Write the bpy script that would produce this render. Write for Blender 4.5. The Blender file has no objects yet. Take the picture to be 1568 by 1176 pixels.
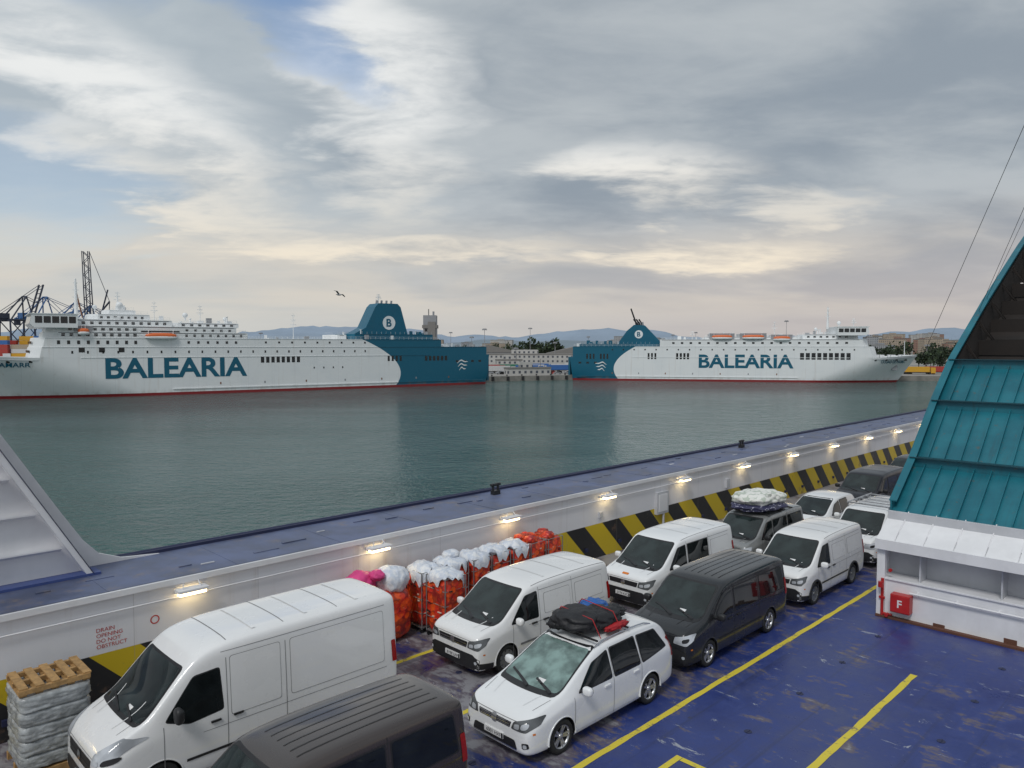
import bpy, bmesh, math, random
from mathutils import Vector, Matrix, noise
from mathutils.bvhtree import BVHTree
random.seed(7)
scene=bpy.context.scene
col=scene.collection
R=math.radians
# ------------------------------------------------------------------ node helpers
class NT:
    def __init__(s,tree): s.t=tree; s.n=tree.nodes; s.l=tree.links
    def new(s,typ,**k):
        n=s.n.new(typ)
        for a,b in k.items(): setattr(n,a,b)
        return n
    def put(s,sock,v):
        if hasattr(v,'is_output') or hasattr(v,'links'): s.l.new(v,sock)
        else: sock.default_value=v
    def m(s,op,a,b=0.0,c=None,clamp=False):
        n=s.new('ShaderNodeMath',operation=op,use_clamp=clamp)
        s.put(n.inputs[0],a); s.put(n.inputs[1],b)
        if c is not None: s.put(n.inputs[2],c)
        return n.outputs[0]
    def rng(s,v,a,b,c=0.0,d=1.0,smooth=True):
        n=s.new('ShaderNodeMapRange'); n.interpolation_type='SMOOTHSTEP' if smooth else 'LINEAR'
        s.put(n.inputs[0],v); n.inputs[1].default_value=a; n.inputs[2].default_value=b
        n.inputs[3].default_value=c; n.inputs[4].default_value=d
        return n.outputs[0]
    def noise(s,vec,scale,detail=4,rough=.55,dist=0.0):
        n=s.new('ShaderNodeTexNoise'); 
        if vec is not None: s.l.new(vec,n.inputs['Vector'])
        n.inputs['Scale'].default_value=scale; n.inputs['Detail'].default_value=detail
        n.inputs['Roughness'].default_value=rough; n.inputs['Distortion'].default_value=dist
        return n.outputs['Fac']
    def mix(s,f,a,b,mode='MIX'):
        n=s.new('ShaderNodeMix',data_type='RGBA',blend_type=mode)
        s.put(n.inputs[0],f); 
        for i,v in ((6,a),(7,b)):
            if isinstance(v,tuple): v=(v[0],v[1],v[2],1)
            s.put(n.inputs[i],v)
        return n.outputs[2]
    def mapping(s,vec,scale=(1,1,1),rot=(0,0,0),loc=(0,0,0)):
        n=s.new('ShaderNodeMapping'); s.l.new(vec,n.inputs[0])
        n.inputs['Scale'].default_value=scale; n.inputs['Rotation'].default_value=rot; n.inputs['Location'].default_value=loc
        return n.outputs[0]
    def comb(s,x,y,z=0.0):
        n=s.new('ShaderNodeCombineXYZ'); s.put(n.inputs[0],x); s.put(n.inputs[1],y); s.put(n.inputs[2],z); return n.outputs[0]
def base_mat(name):
    m=bpy.data.materials.new(name); m.use_nodes=True
    t=NT(m.node_tree); b=m.node_tree.nodes['Principled BSDF']
    tc=t.new('ShaderNodeTexCoord').outputs['Object']
    sp=t.new('ShaderNodeSeparateXYZ'); t.l.new(tc,sp.inputs[0])
    return m,t,b,tc,sp.outputs
def pm(name,c,rough=.5,metal=0.0,var=.12,scale=3.0,bump=0.0,bscale=20,spec=.5,coat=0.0,dirt=0.0,emit=None,es=0):
    m,t,b,tc,xyz=base_mat(name)
    n=t.noise(tc,scale,5,.6)
    f=t.rng(n,.3,.7,1-var,1+var*.4)
    v=t.new('ShaderNodeVectorMath',operation='SCALE'); v.inputs[0].default_value=c[:3]; t.l.new(f,v.inputs['Scale'])
    out=v.outputs[0]
    if dirt>0:
        dn=t.noise(t.mapping(tc,(1,1,.25)),scale*2.2,6,.65)
        out=t.mix(t.rng(dn,.52,.75,0,dirt),out,(.22,.17,.13))
    t.l.new(out,b.inputs['Base Color'])
    t.l.new(t.rng(n,.3,.7,max(0,rough-.06),min(1,rough+.08)),b.inputs['Roughness'])
    b.inputs['Metallic'].default_value=metal; b.inputs['Specular IOR Level'].default_value=spec
    b.inputs['Coat Weight'].default_value=coat; b.inputs['Coat Roughness'].default_value=.04
    if bump>0:
        bn=t.new('ShaderNodeBump'); bn.inputs['Strength'].default_value=bump; bn.inputs['Distance'].default_value=.05
        t.l.new(t.noise(tc,bscale,4,.6),bn.inputs['Height']); t.l.new(bn.outputs[0],b.inputs['Normal'])
    if emit: b.inputs['Emission Color'].default_value=(*emit,1); b.inputs['Emission Strength'].default_value=es
    return m
# ------------------------------------------------------------------ mesh builder
class MB:
    def __init__(s): s.v=[];s.f=[];s.m=[];s.s=[]
    def add(s,vs,fs,mi=0,sm=False,M=None):
        o=len(s.v)
        for p in vs:
            p=Vector(p); s.v.append(M@p if M else p)
        for f in fs: s.f.append([o+i for i in f]); s.m.append(mi); s.s.append(sm)
    def box(s,x0,x1,y0,y1,z0,z1,mi=0,M=None):
        v=[(x,y,z) for x in(x0,x1) for y in(y0,y1) for z in(z0,z1)]
        s.add(v,[(0,1,3,2),(4,6,7,5),(0,4,5,1),(2,3,7,6),(0,2,6,4),(1,5,7,3)],mi,False,M)
    def prism(s,pts,y0,y1,mi=0,M=None,axis='y',sm=False):
        n=len(pts)
        def P(a,b,h):
            return (a,h,b) if axis=='y' else ((h,a,b) if axis=='x' else (a,b,h))
        v=[P(a,b,y0) for a,b in pts]+[P(a,b,y1) for a,b in pts]
        f=[tuple(range(n)),tuple(range(2*n-1,n-1,-1))]+[(i,i+n,(i+1)%n+n,(i+1)%n) for i in range(n)]
        s.add(v,f,mi,sm,M)
    def cyl(s,p0,p1,r0,mi=0,r1=None,n=10,M=None):
        r1=r0 if r1 is None else r1
        p0=Vector(p0);p1=Vector(p1);d=(p1-p0).normalized()
        a=d.orthogonal().normalized();b=d.cross(a)
        v=[];
        for p,r in((p0,r0),(p1,r1)):
            for i in range(n):
                t=2*math.pi*i/n; v.append(p+a*(r*math.cos(t))+b*(r*math.sin(t)))
        f=[(i,(i+1)%n,(i+1)%n+n,i+n) for i in range(n)]
        s.add(v,f,mi,n>6,M); s.add(v,[tuple(range(n-1,-1,-1)),tuple(range(n,2*n))],mi,False,M)
    def lathe(s,c,prof,mi=0,n=28,sgn=1,M=None):
        v=[];k=len(prof)
        for i in range(n):
            t=2*math.pi*i/n
            for r,y in prof: v.append((c[0]+r*math.cos(t),c[1]+sgn*y,c[2]+r*math.sin(t)))
        f=[(i*k+j,((i+1)%n)*k+j,((i+1)%n)*k+j+1,i*k+j+1) for i in range(n) for j in range(k-1)]
        s.add(v,f,mi,True,M)
    def blob(s,c,sz,mi=0,p=2.6,amp=.12,fr=2.0,seed=0,sub=3,M=None,rot=0,fold=0.0):
        bm=bmesh.new(); bmesh.ops.create_icosphere(bm,subdivisions=sub,radius=1)
        vs=[]
        for q in bm.verts:
            d=q.co.normalized()
            k=(abs(d.x)**p+abs(d.y)**p+abs(d.z)**p)**(-1/p)
            k*=1+amp*noise.noise(d*fr+Vector((seed*3.1,seed,0)))+amp*.3*noise.noise(d*fr*2.7+Vector((seed,0,seed)))
            if fold: k*=1-fold*abs(noise.noise(Vector((d.x*3.0,d.y*3.0,d.z*1.1))+Vector((seed*2,1,seed))))
            x,y,z=d.x*k*sz[0],d.y*k*sz[1],d.z*k*sz[2]
            vs.append((c[0]+x*math.cos(rot)-y*math.sin(rot),c[1]+x*math.sin(rot)+y*math.cos(rot),c[2]+z))
        fs=[[w.index for w in f.verts] for f in bm.faces]; bm.free()
        s.add(vs,fs,mi,True,M)
    def obj(s,name,mats,parent=None,M=None,bevel=0,recalc=True):
        me=bpy.data.meshes.new(name); me.from_pydata(s.v,[],s.f)
        for m in mats: me.materials.append(m)
        me.polygons.foreach_set('material_index',s.m); me.polygons.foreach_set('use_smooth',s.s)
        if recalc:
            bm=bmesh.new(); bm.from_mesh(me); bmesh.ops.recalc_face_normals(bm,faces=bm.faces); bm.to_mesh(me); bm.free()
        o=bpy.data.objects.new(name,me); col.objects.link(o)
        if parent: o.parent=parent
        if M is not None: o.matrix_local=M
        if bevel:
            b=o.modifiers.new('b','BEVEL'); b.width=bevel; b.segments=2; b.limit_method='ANGLE'
        return o
def empty(name,M):
    e=bpy.data.objects.new(name,None); col.objects.link(e); e.matrix_world=M; e.empty_display_size=.5; return e
def text(name,body,size,M,mat,parent=None,width=None,off=0.0,zf=None):
    cu=bpy.data.curves.new(name,'FONT'); cu.body=body; cu.size=1; cu.offset=off; cu.extrude=0; cu.align_x='LEFT'
    o=bpy.data.objects.new(name,cu); col.objects.link(o)
    bpy.context.view_layer.update()
    dg=bpy.context.evaluated_depsgraph_get()
    me=bpy.data.meshes.new_from_object(o.evaluated_get(dg)); bpy.data.objects.remove(o)
    xs=[v.co.x for v in me.vertices]; ys=[v.co.y for v in me.vertices]
    h=max(ys)-min(ys); w=max(xs)-min(xs); sy=size/h; sx=(width/w) if width else sy
    x0,y0=min(xs),min(ys)
    for v in me.vertices:
        v.co.x=(v.co.x-x0)*sx; v.co.y=(v.co.y-y0)*sy
        if zf: v.co.z=zf(v.co.x,v.co.y)
    me.materials.append(mat)
    o=bpy.data.objects.new(name,me); col.objects.link(o)
    if parent: o.parent=parent
    o.matrix_local=M
    return o
def basis(o,x,y):
    x=Vector(x);y=Vector(y);z=x.cross(y)
    return Matrix(((x.x,y.x,z.x,o[0]),(x.y,y.y,z.y,o[1]),(x.z,y.z,z.z,o[2]),(0,0,0,1)))
# ------------------------------------------------------------------ frames: water z=0, ferry deck z=9.6, eye z=17.5
DZ=9.6
D=Matrix.Translation((0,0,DZ))@Matrix.Rotation(R(44.6),4,'Z')
def DL(s,t,z=0,rot=0): return D@Matrix.Translation((s,t,z))@Matrix.Rotation(rot,4,'Z')
# ------------------------------------------------------------------ materials
M_black=pm('black_plastic',(.018,.018,.02),.45)
M_rubber=pm('tyre_rubber',(.02,.02,.02),.8)
M_alloy=pm('alloy',(.55,.56,.58),.3,.8)
M_dark_alloy=pm('steel_hubcap',(.22,.23,.24),.4,.6)
M_chrome=pm('chrome',(.7,.7,.72),.15,1.0,.05)
M_plate=pm('plate_white',(.75,.75,.75),.4)
M_txt=pm('plate_ink',(.02,.02,.03),.5)
M_red=pm('red_lens',(.35,.01,.01),.2)
M_orange=pm('indicator',(.7,.2,.02),.25)
M_seam=pm('panel_gap',(.03,.03,.033),.7)
M_seamw=pm('panel_gap_light',(.20,.20,.205),.7)
def glass_mat(name,c,rough=.03,k=1.7):
    m,t,b,tc,xyz=base_mat(name)
    n=t.noise(tc,k,4,.5,.2)
    t.l.new(t.mix(t.rng(n,.35,.7),(c[0]*.6,c[1]*.6,c[2]*.6),(c[0]*1.5,c[1]*1.5,c[2]*1.5)),b.inputs['Base Color'])
    b.inputs['Roughness'].default_value=rough; b.inputs['Specular IOR Level'].default_value=.55
    return m
M_glass=glass_mat('car_glass',(.010,.013,.014))
M_glass_b=glass_mat('windscreen_glass',(.018,.026,.026))
M_glass_s=glass_mat('windscreen_sunshade',(.16,.235,.22),.04,2.6)
M_lamp=glass_mat('headlamp_glass',(.40,.42,.45),.06)
M_lampd=glass_mat('headlamp_dark',(.09,.095,.10),.06)
def paint(name,c,rough=.22,metal=0.0,dirt=.0,coat=.8):
    return pm(name,c,rough,metal,.03,.8,coat=coat,dirt=dirt)
P_white=paint('white_paint',(.82,.83,.84))
P_white2=paint('white_paint_van',(.80,.80,.80),.26)
P_brown=paint('brown_metallic',(.060,.046,.042),.3,.3)
P_darkgrey=paint('dark_grey_metallic',(.024,.025,.028),.25,.3,coat=.6)
P_grey=paint('grey_metallic',(.27,.275,.275),.3,.3)
P_navy=paint('dark_blue_grey_metallic',(.018,.019,.026),.35,.2,coat=.3)
# ------------------------------------------------------------------ vehicles
def roundpoly(pts,r,n=3):
    out=[];k=len(pts)
    for i in range(k):
        a=Vector(pts[i-1]);b=Vector(pts[i]);c=Vector(pts[(i+1)%k])
        d1=(a-b);d2=(c-b);rr=min(r,d1.length*.45,d2.length*.45)
        p=b+d1.normalized()*rr;q=b+d2.normalized()*rr
        for j in range(n+1):
            t=j/n; w=(1-t)**2*p+2*t*(1-t)*b+t*t*q; out.append((w.x,w.y))
    return out
def grow(poly,g):
    cx=sum(p[0] for p in poly)/len(poly);cy=sum(p[1] for p in poly)/len(poly)
    w=(max(p[0] for p in poly)-min(p[0] for p in poly))/2; h=(max(p[1] for p in poly)-min(p[1] for p in poly))/2
    return [(cx+(p[0]-cx)*(1+g/w),cy+(p[1]-cy)*(1+g/h)) for p in poly]
def patch(mb,poly,axis,bvh,mi,off=.006,step=.07,sgn=-1,r=0.0):
    if r: poly=roundpoly(poly,r)
    bm=bmesh.new(); vs=[bm.verts.new((a,b,0)) for a,b in poly]; bm.faces.new(vs)
    for ax in(0,1):
        lo=min(p[ax] for p in poly);hi=max(p[ax] for p in poly)
        k=int((hi-lo)/step)
        for i in range(1,k+1):
            co=[0,0,0];no=[0,0,0];co[ax]=lo+i*(hi-lo)/(k+1);no[ax]=1
            bmesh.ops.bisect_plane(bm,geom=bm.verts[:]+bm.edges[:]+bm.faces[:],plane_co=co,plane_no=no)
    bmesh.ops.triangulate(bm,faces=bm.faces[:])
    bm.verts.index_update()
    out=[]
    for v in bm.verts:
        a,b=v.co.x,v.co.y
        if axis=='x': o=Vector((-4,a,b));d=Vector((1,0,0))
        elif axis=='r': o=Vector((12,a,b));d=Vector((-1,0,0))
        elif axis=='y': o=Vector((a,sgn*4,b));d=Vector((0,-sgn,0))
        else: o=Vector((a,b,6));d=Vector((0,0,-1))
        h=bvh.ray_cast(o,d)
        if h[0] is None:
            h=bvh.find_nearest(o+d*(4 if axis!='r' else 7))
        nn=h[1]
        if nn.dot(d)>0: nn=-nn
        out.append(h[0]+nn*off)
    mb.add(out,[[w.index for w in f.verts] for f in bm.faces],mi,True)
    bm.free()
KINDS={
'van':dict(L=4.95,wx=(.92,3.95),r=.34,hw=.95,st=[
 (0.00,.30,.62,.90,.78,.70),(0.04,.22,.72,1.02,.87,.77),(0.24,.20,.88,1.11,.945,.82),(0.78,.20,.99,1.20,.955,.83),
 (0.96,.20,1.03,1.30,.955,.83),(1.55,.20,1.05,1.77,.955,.82),(1.76,.20,1.05,1.90,.955,.82),(2.4,.20,1.05,1.955,.955,.83),
 (3.8,.20,1.05,1.955,.955,.83),(4.76,.22,1.05,1.935,.955,.82),(4.92,.25,1.03,1.89,.945,.80),(4.95,.28,1.0,1.84,.92,.77)],
 ws=[(-.77,1.20),(.77,1.20),(.70,1.80),(-.70,1.80)],
 fd=[(1.10,1.14),(1.62,1.68),(2.02,1.72),(2.02,1.11)],
 rw=[[(2.14,1.11),(2.14,1.72),(3.28,1.72),(3.28,1.11)],[(3.42,1.11),(3.42,1.72),(4.66,1.71),(4.72,1.13)]],
 hl=[(.52,.76),(.56,.92),(.90,1.00),(.92,.84),(.86,.74)],gr=[(-.49,.76),(-.53,.90),(.53,.90),(.49,.76)],
 lg=[(-.72,.33),(-.66,.60),(.66,.60),(.72,.33)],seams=[(1.12,.35,1.12),(2.08,.28,1.82),(3.34,.28,1.82)],mir=(1.2,1.17),hood=(.30,.86,1.09)),
'bigvan':dict(L=5.99,wx=(.98,5.0),r=.35,hw=1.02,st=[
 (0.00,.30,.62,.92,.82,.74),(0.05,.22,.78,1.08,.95,.84),(0.32,.20,.98,1.26,1.015,.90),(0.76,.20,1.12,1.44,1.025,.92),
 (0.94,.20,1.15,1.60,1.025,.92),(1.44,.20,1.2,2.14,1.025,.90),(1.72,.20,1.2,2.38,1.025,.91),(2.2,.20,1.2,2.51,1.025,.94),
 (4.0,.20,1.2,2.53,1.025,.94),(5.80,.22,1.2,2.52,1.025,.93),(5.96,.25,1.18,2.48,1.015,.91),(5.99,.28,1.15,2.44,1.0,.89)],
 ws=[(-.84,1.42),(.84,1.42),(.76,2.14),(-.76,2.14)],
 fd=[(1.10,1.38),(1.60,2.00),(2.05,2.04),(2.10,1.30),(1.5,1.24)],rw=[],
 hl=[(.64,.90),(.62,1.06),(.88,1.30),(1.0,1.24),(.96,.98)],gr=[(-.55,.74),(-.6,.96),(.6,.96),(.55,.74)],
 lg=[(-.85,.30),(-.8,.64),(.8,.64),(.85,.30)],seams=[(1.05,.4,1.3),(2.18,.3,2.2),(3.35,.3,2.2)],mir=(1.25,1.42),hood=(.4,.95,1.2)),
'mpv':dict(L=4.85,wx=(.93,3.85),r=.335,hw=.95,st=[
 (0.00,.28,.52,.74,.74,.66),(0.06,.20,.62,.84,.87,.76),(0.34,.18,.78,.96,.94,.82),(1.0,.18,.90,1.08,.95,.82),
 (1.20,.18,.93,1.18,.95,.81),(1.95,.18,.95,1.57,.95,.75),(2.30,.18,.95,1.69,.95,.75),(3.2,.18,.96,1.725,.95,.75),
 (4.25,.20,.98,1.68,.94,.72),(4.60,.22,.98,1.57,.92,.68),(4.80,.25,.95,1.24,.89,.72),(4.85,.30,.88,1.02,.84,.66)],
 ws=[(-.75,1.09),(.75,1.09),(.64,1.62),(-.64,1.62)],
 fd=[(1.45,1.03),(1.98,1.43),(2.48,1.55),(2.50,1.03)],
 rw=[[(2.60,1.03),(2.58,1.56),(3.42,1.57),(3.48,1.03)],[(3.58,1.03),(3.52,1.56),(4.22,1.52),(4.52,1.12)]],
 hl=[(.46,.67),(.50,.80),(.88,.91),(.91,.77),(.80,.67)],gr=[(-.42,.68),(-.45,.78),(.45,.78),(.42,.68)],
 lg=[(-.62,.30),(-.56,.48),(.56,.48),(.62,.30)],seams=[(1.30,.32,.98),(2.54,.26,1.60),(3.52,.3,1.57)],mir=(1.50,1.05),hood=(.38,.80,1.1)),
}
def cut_arches(body,K,sx,hw,r,bvh):
    def ok(me):
        bm=bmesh.new(); bm.from_mesh(me); b2=BVHTree.FromBMesh(bm); bm.free()
        L=K['L']*sx
        for i in range(14):
            x=L*(.04+.92*i/13)
            tests=[(Vector((x,yy,6)),Vector((0,0,-1))) for yy in(-.5,.02,.5)]
            tests+=[(Vector((x,q*4,zz)),Vector((0,-q,0))) for q in(-1,1) for zz in(.80,.95,1.3)]
            for o,d in tests:
                if abs(o.y)>1 and min(math.hypot(x-w*sx,o.z-r) for w in K['wx'])<r+.12: continue
                a=bvh.ray_cast(o,d); b=b2.ray_cast(o,d)
                if (a[0] is None)!=(b[0] is None): return False
                if a[0] is not None and (a[0]-b[0]).length>.02: return False
        for w in K['wx']:
            for q in(-1,1):
                b=b2.ray_cast(Vector((w*sx+.05,q*4,r+.1)),Vector((0,-q,0)))
                if b[0] is not None and abs(b[0].y)>hw-.2: return False
        return True
    for k,(solver,dr,dx,nn) in enumerate([('EXACT',.05,0,32),('EXACT',.053,.0037,31),('EXACT',.047,-.0053,34),('EXACT',.056,.0071,29),('FAST',.051,.0023,33),('FAST',.055,-.0041,30),('EXACT',.049,.0093,36)]):
        cut=MB()
        for wx in K['wx']:
            for q in(-1,1): cut.cyl((wx*sx+dx,q*(hw-.301-.003*k),r+.0013*k),(wx*sx+dx,q*(hw+.3),r+.0013*k),r+dr,1,n=nn)
        co=cut.obj('cut',[M_black,M_black])
        bo=body.modifiers.new('b','BOOLEAN'); bo.operation='DIFFERENCE'; bo.object=co; bo.solver=solver
        try: bo.material_mode='INDEX'
        except Exception: pass
        bpy.context.view_layer.update(); dg=bpy.context.evaluated_depsgraph_get()
        m2=bpy.data.meshes.new_from_object(body.evaluated_get(dg)); body.modifiers.clear()
        bpy.data.objects.remove(co)
        if ok(m2): body.data=m2; return m2
    return body.data
def vehicle(name,kind,s0,tc,pt,sc=(1,1,1),rear_glass=None,ws_mat=None,black_lower=True,extras=None,alloy=True,hl_dark=False,chrome=False,black_arch=False,roofribs=False,rot=0.0,plate='4728 LXP',light=True):
    K=KINDS[kind]; sx,sy,sz=sc
    SM=13 if light else 5
    def S(p): return (p[0]*sx,p[1]*sz)
    def F(p): return (p[0]*sy,p[1]*sz)
    bm=bmesh.new(); rings=[]
    for (x,zb,zs,zt,ws,wt) in K['st']:
        h=zt-zs; zm=zb+.45*(zs-zb)
        half=[(0,zb),(ws*.90,zb),(ws*.985,zb+.05),(ws,zm),(ws,zs-.04),(ws-.014,zs+.10*h),(wt+.030,zs+.80*h),(wt-.003,zs+.93*h),(wt-.075,zt-.006),(wt*.5,zt+.014)]
        ring=[(x,a,b) for a,b in half]+[(x,0,zt+.02)]+[(x,-a,b) for a,b in half[:0:-1]]
        rings.append([bm.verts.new((q[0]*sx,q[1]*sy,q[2]*sz)) for q in ring])
    n=len(rings[0])
    for a,b in zip(rings,rings[1:]):
        for i in range(n): bm.faces.new((a[i],a[(i+1)%n],b[(i+1)%n],b[i]))
    bm.faces.new(rings[0][::-1]); bm.faces.new(rings[-1])
    bmesh.ops.recalc_face_normals(bm,faces=bm.faces)
    me=bpy.data.meshes.new('body'); bm.to_mesh(me); bm.free()
    for p in me.polygons: p.use_smooth=True
    me.materials.append(pt); me.materials.append(M_black)
    E=empty(name,DL(s0,tc,0.004,rot))
    body=bpy.data.objects.new('body',me); col.objects.link(body)
    sb=body.modifiers.new('s','SUBSURF'); sb.levels=2; sb.render_levels=2
    bpy.context.view_layer.update(); dg=bpy.context.evaluated_depsgraph_get()
    bmx=bmesh.new(); bmx.from_mesh(body.evaluated_get(dg).to_mesh()); bmesh.ops.triangulate(bmx,faces=bmx.faces[:]); bvh=BVHTree.FromBMesh(bmx)
    me2=bpy.data.meshes.new('body'); bmx.to_mesh(me2); bmx.free()
    me2.materials.append(pt); me2.materials.append(M_black)
    body.modifiers.clear(); body.data=me2
    r=K['r']*min(sz,1.02); hw=K['hw']*sy
    m2=cut_arches(body,K,sx,hw,r,bvh)
    for p in m2.polygons: p.use_smooth=(p.material_index==0)
    try: m2.set_sharp_from_angle(angle=R(40))
    except Exception: pass
    body.parent=E
    d=MB(); mats=[M_black,M_glass,ws_mat or M_glass_b,M_lampd if hl_dark else M_lamp,M_chrome,M_seam,M_plate,M_red,pt,M_orange,M_rubber,M_alloy if alloy else M_dark_alloy,M_txt,M_seamw,M_lamp]
    patch(d,grow([F(q) for q in K['ws']],.035),'x',bvh,0,.004,r=.09)
    patch(d,[F(q) for q in K['ws']],'x',bvh,2,.009,r=.08)
    zb=K['ws'][0][1]
    for a,b in((-.05,.62),(-.62,-.08)):
        patch(d,[F((a,zb-.02)),F((b,zb+.06)),F((b,zb+.08)),F((a,zb+.0))],'x',bvh,0,.025)
    patch(d,[F((-.30,zb+.05)),F((-.12,zb+.05)),F((-.12,zb+.09)),F((-.30,zb+.09))],'x',bvh,6,.012)
    for q in(-1,1):
        patch(d,grow([S(p) for p in K['fd']],.025),'y',bvh,0,.003,sgn=q,r=.06)
        patch(d,[S(p) for p in K['fd']],'y',bvh,1,.007,sgn=q,r=.05)
        if rear_glass is not None:
            for w in K['rw'][:rear_glass]:
                patch(d,grow([S(p) for p in w],.03),'y',bvh,0,.003,sgn=q,r=.06)
                patch(d,[S(p) for p in w],'y',bvh,1,.007,sgn=q,r=.06)
        patch(d,[F((p[0]*q,p[1])) for p in K['hl']],'x',bvh,3,.008,.05,r=.03)
        hz0=K['hl'][0][1]; hx0=K['hl'][0][0]
        patch(d,roundpoly([F(((hx0+.07)*q,hz0+.02)),F(((hx0+.20)*q,hz0+.03)),F(((hx0+.20)*q,hz0+.12)),F(((hx0+.07)*q,hz0+.10))],.05),'x',bvh,14,.012,.05)
        patch(d,roundpoly([F(((hx0+.23)*q,hz0+.04)),F(((hx0+.35)*q,hz0+.06)),F(((hx0+.35)*q,hz0+.16)),F(((hx0+.23)*q,hz0+.13))],.05),'x',bvh,14 if hl_dark else 0,.012,.05)
        zf=K['lg'][0][1]+.12
        patch(d,[F((.74*q,zf-.06)),F((.72*q,zf+.05)),F((.84*q,zf+.07)),F((.86*q,zf-.03))],'x',bvh,0,.009,r=.03)
        patch(d,roundpoly([F((.76*q,zf-.04)),F((.75*q,zf+.03)),F((.82*q,zf+.04)),F((.83*q,zf-.03))],.03),'x',bvh,14,.013)
        for (x,z0,z1) in K['seams']:
            patch(d,[S((x,z0)),S((x,z1)),S((x+.012,z1)),S((x+.012,z0))],'y',bvh,SM,.004,.08,sgn=q)
        x0=K['wx'][0]+.45;x1=K['wx'][1]-.45
        patch(d,[S((x0,.19)),S((x0,.30)),S((x1,.30)),S((x1,.19))],'y',bvh,0,.005,.2,sgn=q)
        L=K['L']
        if kind!='mpv':
            patch(d,[S((x0,.56)),S((x0,.61)),S((x1,.61)),S((x1,.56))],'y',bvh,0 if kind=='bigvan' or black_arch else SM,.010,.2,sgn=q)
            zt=K['st'][8][3]; zr=zt-.22
            patch(d,[S((2.10,zr)),S((2.10,zr+.010)),S((L-.3,zr+.010)),S((L-.3,zr))],'y',bvh,SM,.004,.2,sgn=q)
            patch(d,[S((x0+.3,.985)),S((x0+.3,.994)),S((L-.3,.994)),S((L-.3,.985))],'y',bvh,SM,.004,.2,sgn=q)
            if rear_glass is None or rear_glass<2:
                for (a,b_) in ((2.25,3.25),(3.45,L-.35)) if rear_glass is None else ((3.45,L-.35),):
                    z0_,z1_=(1.12,zt-.32)
                    pl=roundpoly([S((a,z0_)),S((a,z1_)),S((b_,z1_)),S((b_,z0_))],.06)
                    pi=roundpoly([S((a+.008,z0_+.008)),S((a+.008,z1_-.008)),S((b_-.008,z1_-.008)),S((b_-.008,z0_+.008))],.06)
                    patch(d,pl,'y',bvh,SM,.003,.09,sgn=q); patch(d,pi,'y',bvh,8,.007,.09,sgn=q)
        for hx in ([K['seams'][1][0]-.22]+([K['seams'][1][0]+.2] if kind!='mpv' else [K['seams'][2][0]-.2])):
            zz=K['fd'][-1][1]-.12
            h=bvh.ray_cast(Vector((hx*sx,q*4,zz*sz)),Vector((0,-q,0)))
            if h[0]: d.box(hx*sx-.09,hx*sx+.09,min(h[0].y,h[0].y+q*.03),max(h[0].y,h[0].y+q*.03),zz*sz-.015,zz*sz+.02,8 if kind=='mpv' else 0)
        zl=K['st'][8][2]
        patch(d,[S((L-.15,zl-.15)),S((L-.17,zl+.32)),S((L-.06,zl+.32)),S((L-.03,zl-.15))],'y',bvh,7,.010,sgn=q,r=.03)
        patch(d,[F((q*.86,zl-.15)),F((q*.80,zl+.28)),F((q*.70,zl+.28)),F((q*.74,zl-.15))],'r',bvh,7,.010,r=.03)
        mx,mz=K['mir'][0]*sx,K['mir'][1]*sz
        big=1.6 if kind=='bigvan' else 1.0
        d.cyl((mx,q*(hw-.12),mz-.02),(mx,q*(hw+.10),mz+.02),.03,0,n=8)
        d.blob((mx,q*(hw+.15),mz+.05*big),(.07,.11,.09*big),0 if (kind!='mpv' and (hl_dark==False or kind=='bigvan')) else 8,p=3.2,amp=0,sub=3)
        d.blob((mx+.035,q*(hw+.15),mz+.05*big),(.05,.095,.075*big),1,p=3.5,amp=0,sub=3)
        patch(d,[S((.16,.62)),S((.16,.655)),S((.22,.655)),S((.22,.62))],'y',bvh,9,.006,sgn=q)
        for wx in K['wx']:
            c=(wx*sx,q*(hw-.125),r)
            d.lathe(c,[(.3*r,-.1),(.97*r,-.1),(r,-.075),(r,.075),(.97*r,.10),(.82*r,.112),(.68*r,.10),(.67*r,.09)],10,32,q)
            d.lathe(c,[(.68*r,.10),(.655*r,.097),(.63*r,.03),(.58*r,.0),(.0*r,-.005)],0,32,q)
            d.lathe(c,[(.68*r,.102),(.62*r,.092),(.61*r,.06)],11,32,q)
            ns=5 if alloy else 9
            for i in range(ns):
                for da in ((-.16,.16) if alloy else (0,)):
                    A=2*math.pi*i/ns
                    Mx=Matrix.Translation(c)@Matrix.Rotation(-A,4,'Y')
                    w=.022 if alloy else .05
                    o=math.sin(da)*.15
                    v=[(.04,q*.03,-w+o*.4),(.04,q*.03,w+o*.4),(.635*r,q*.085,w+o*1.5),(.635*r,q*.085,-w+o*1.5),(.04,q*.07,-w+o*.4),(.04,q*.07,w+o*.4),(.635*r,q*.097,w+o*1.5),(.635*r,q*.097,-w+o*1.5)]
                    d.add(v,[(0,1,2,3),(7,6,5,4),(0,4,5,1),(1,5,6,2),(2,6,7,3),(3,7,4,0)],11,False,Mx)
            d.lathe(c,[(.17*r,.04),(.17*r,.085),(.12*r,.095),(0,.097)],11,16,q)
            mi_=0 if black_arch else 8
            ww=.06 if black_arch else .018
            pr=[(r+.045,-.03),(r+.045,.008 if not black_arch else .028),(r+.05+ww,.004 if not black_arch else .024),(r+.055+ww,-.03)]
            cc=(wx*sx,q*(hw-.0),r); v=[];k=4;n2=22
            for i in range(n2+1):
                t_=-.12+(math.pi+.24)*i/n2
                for rr,y in pr: v.append((cc[0]+rr*math.cos(t_),cc[1]+q*y,cc[2]+rr*math.sin(t_)))
            d.add(v,[(i*k+j,(i+1)*k+j,(i+1)*k+(j+1)%k,i*k+(j+1)%k) for i in range(n2) for j in range(k)],mi_,True)
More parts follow.
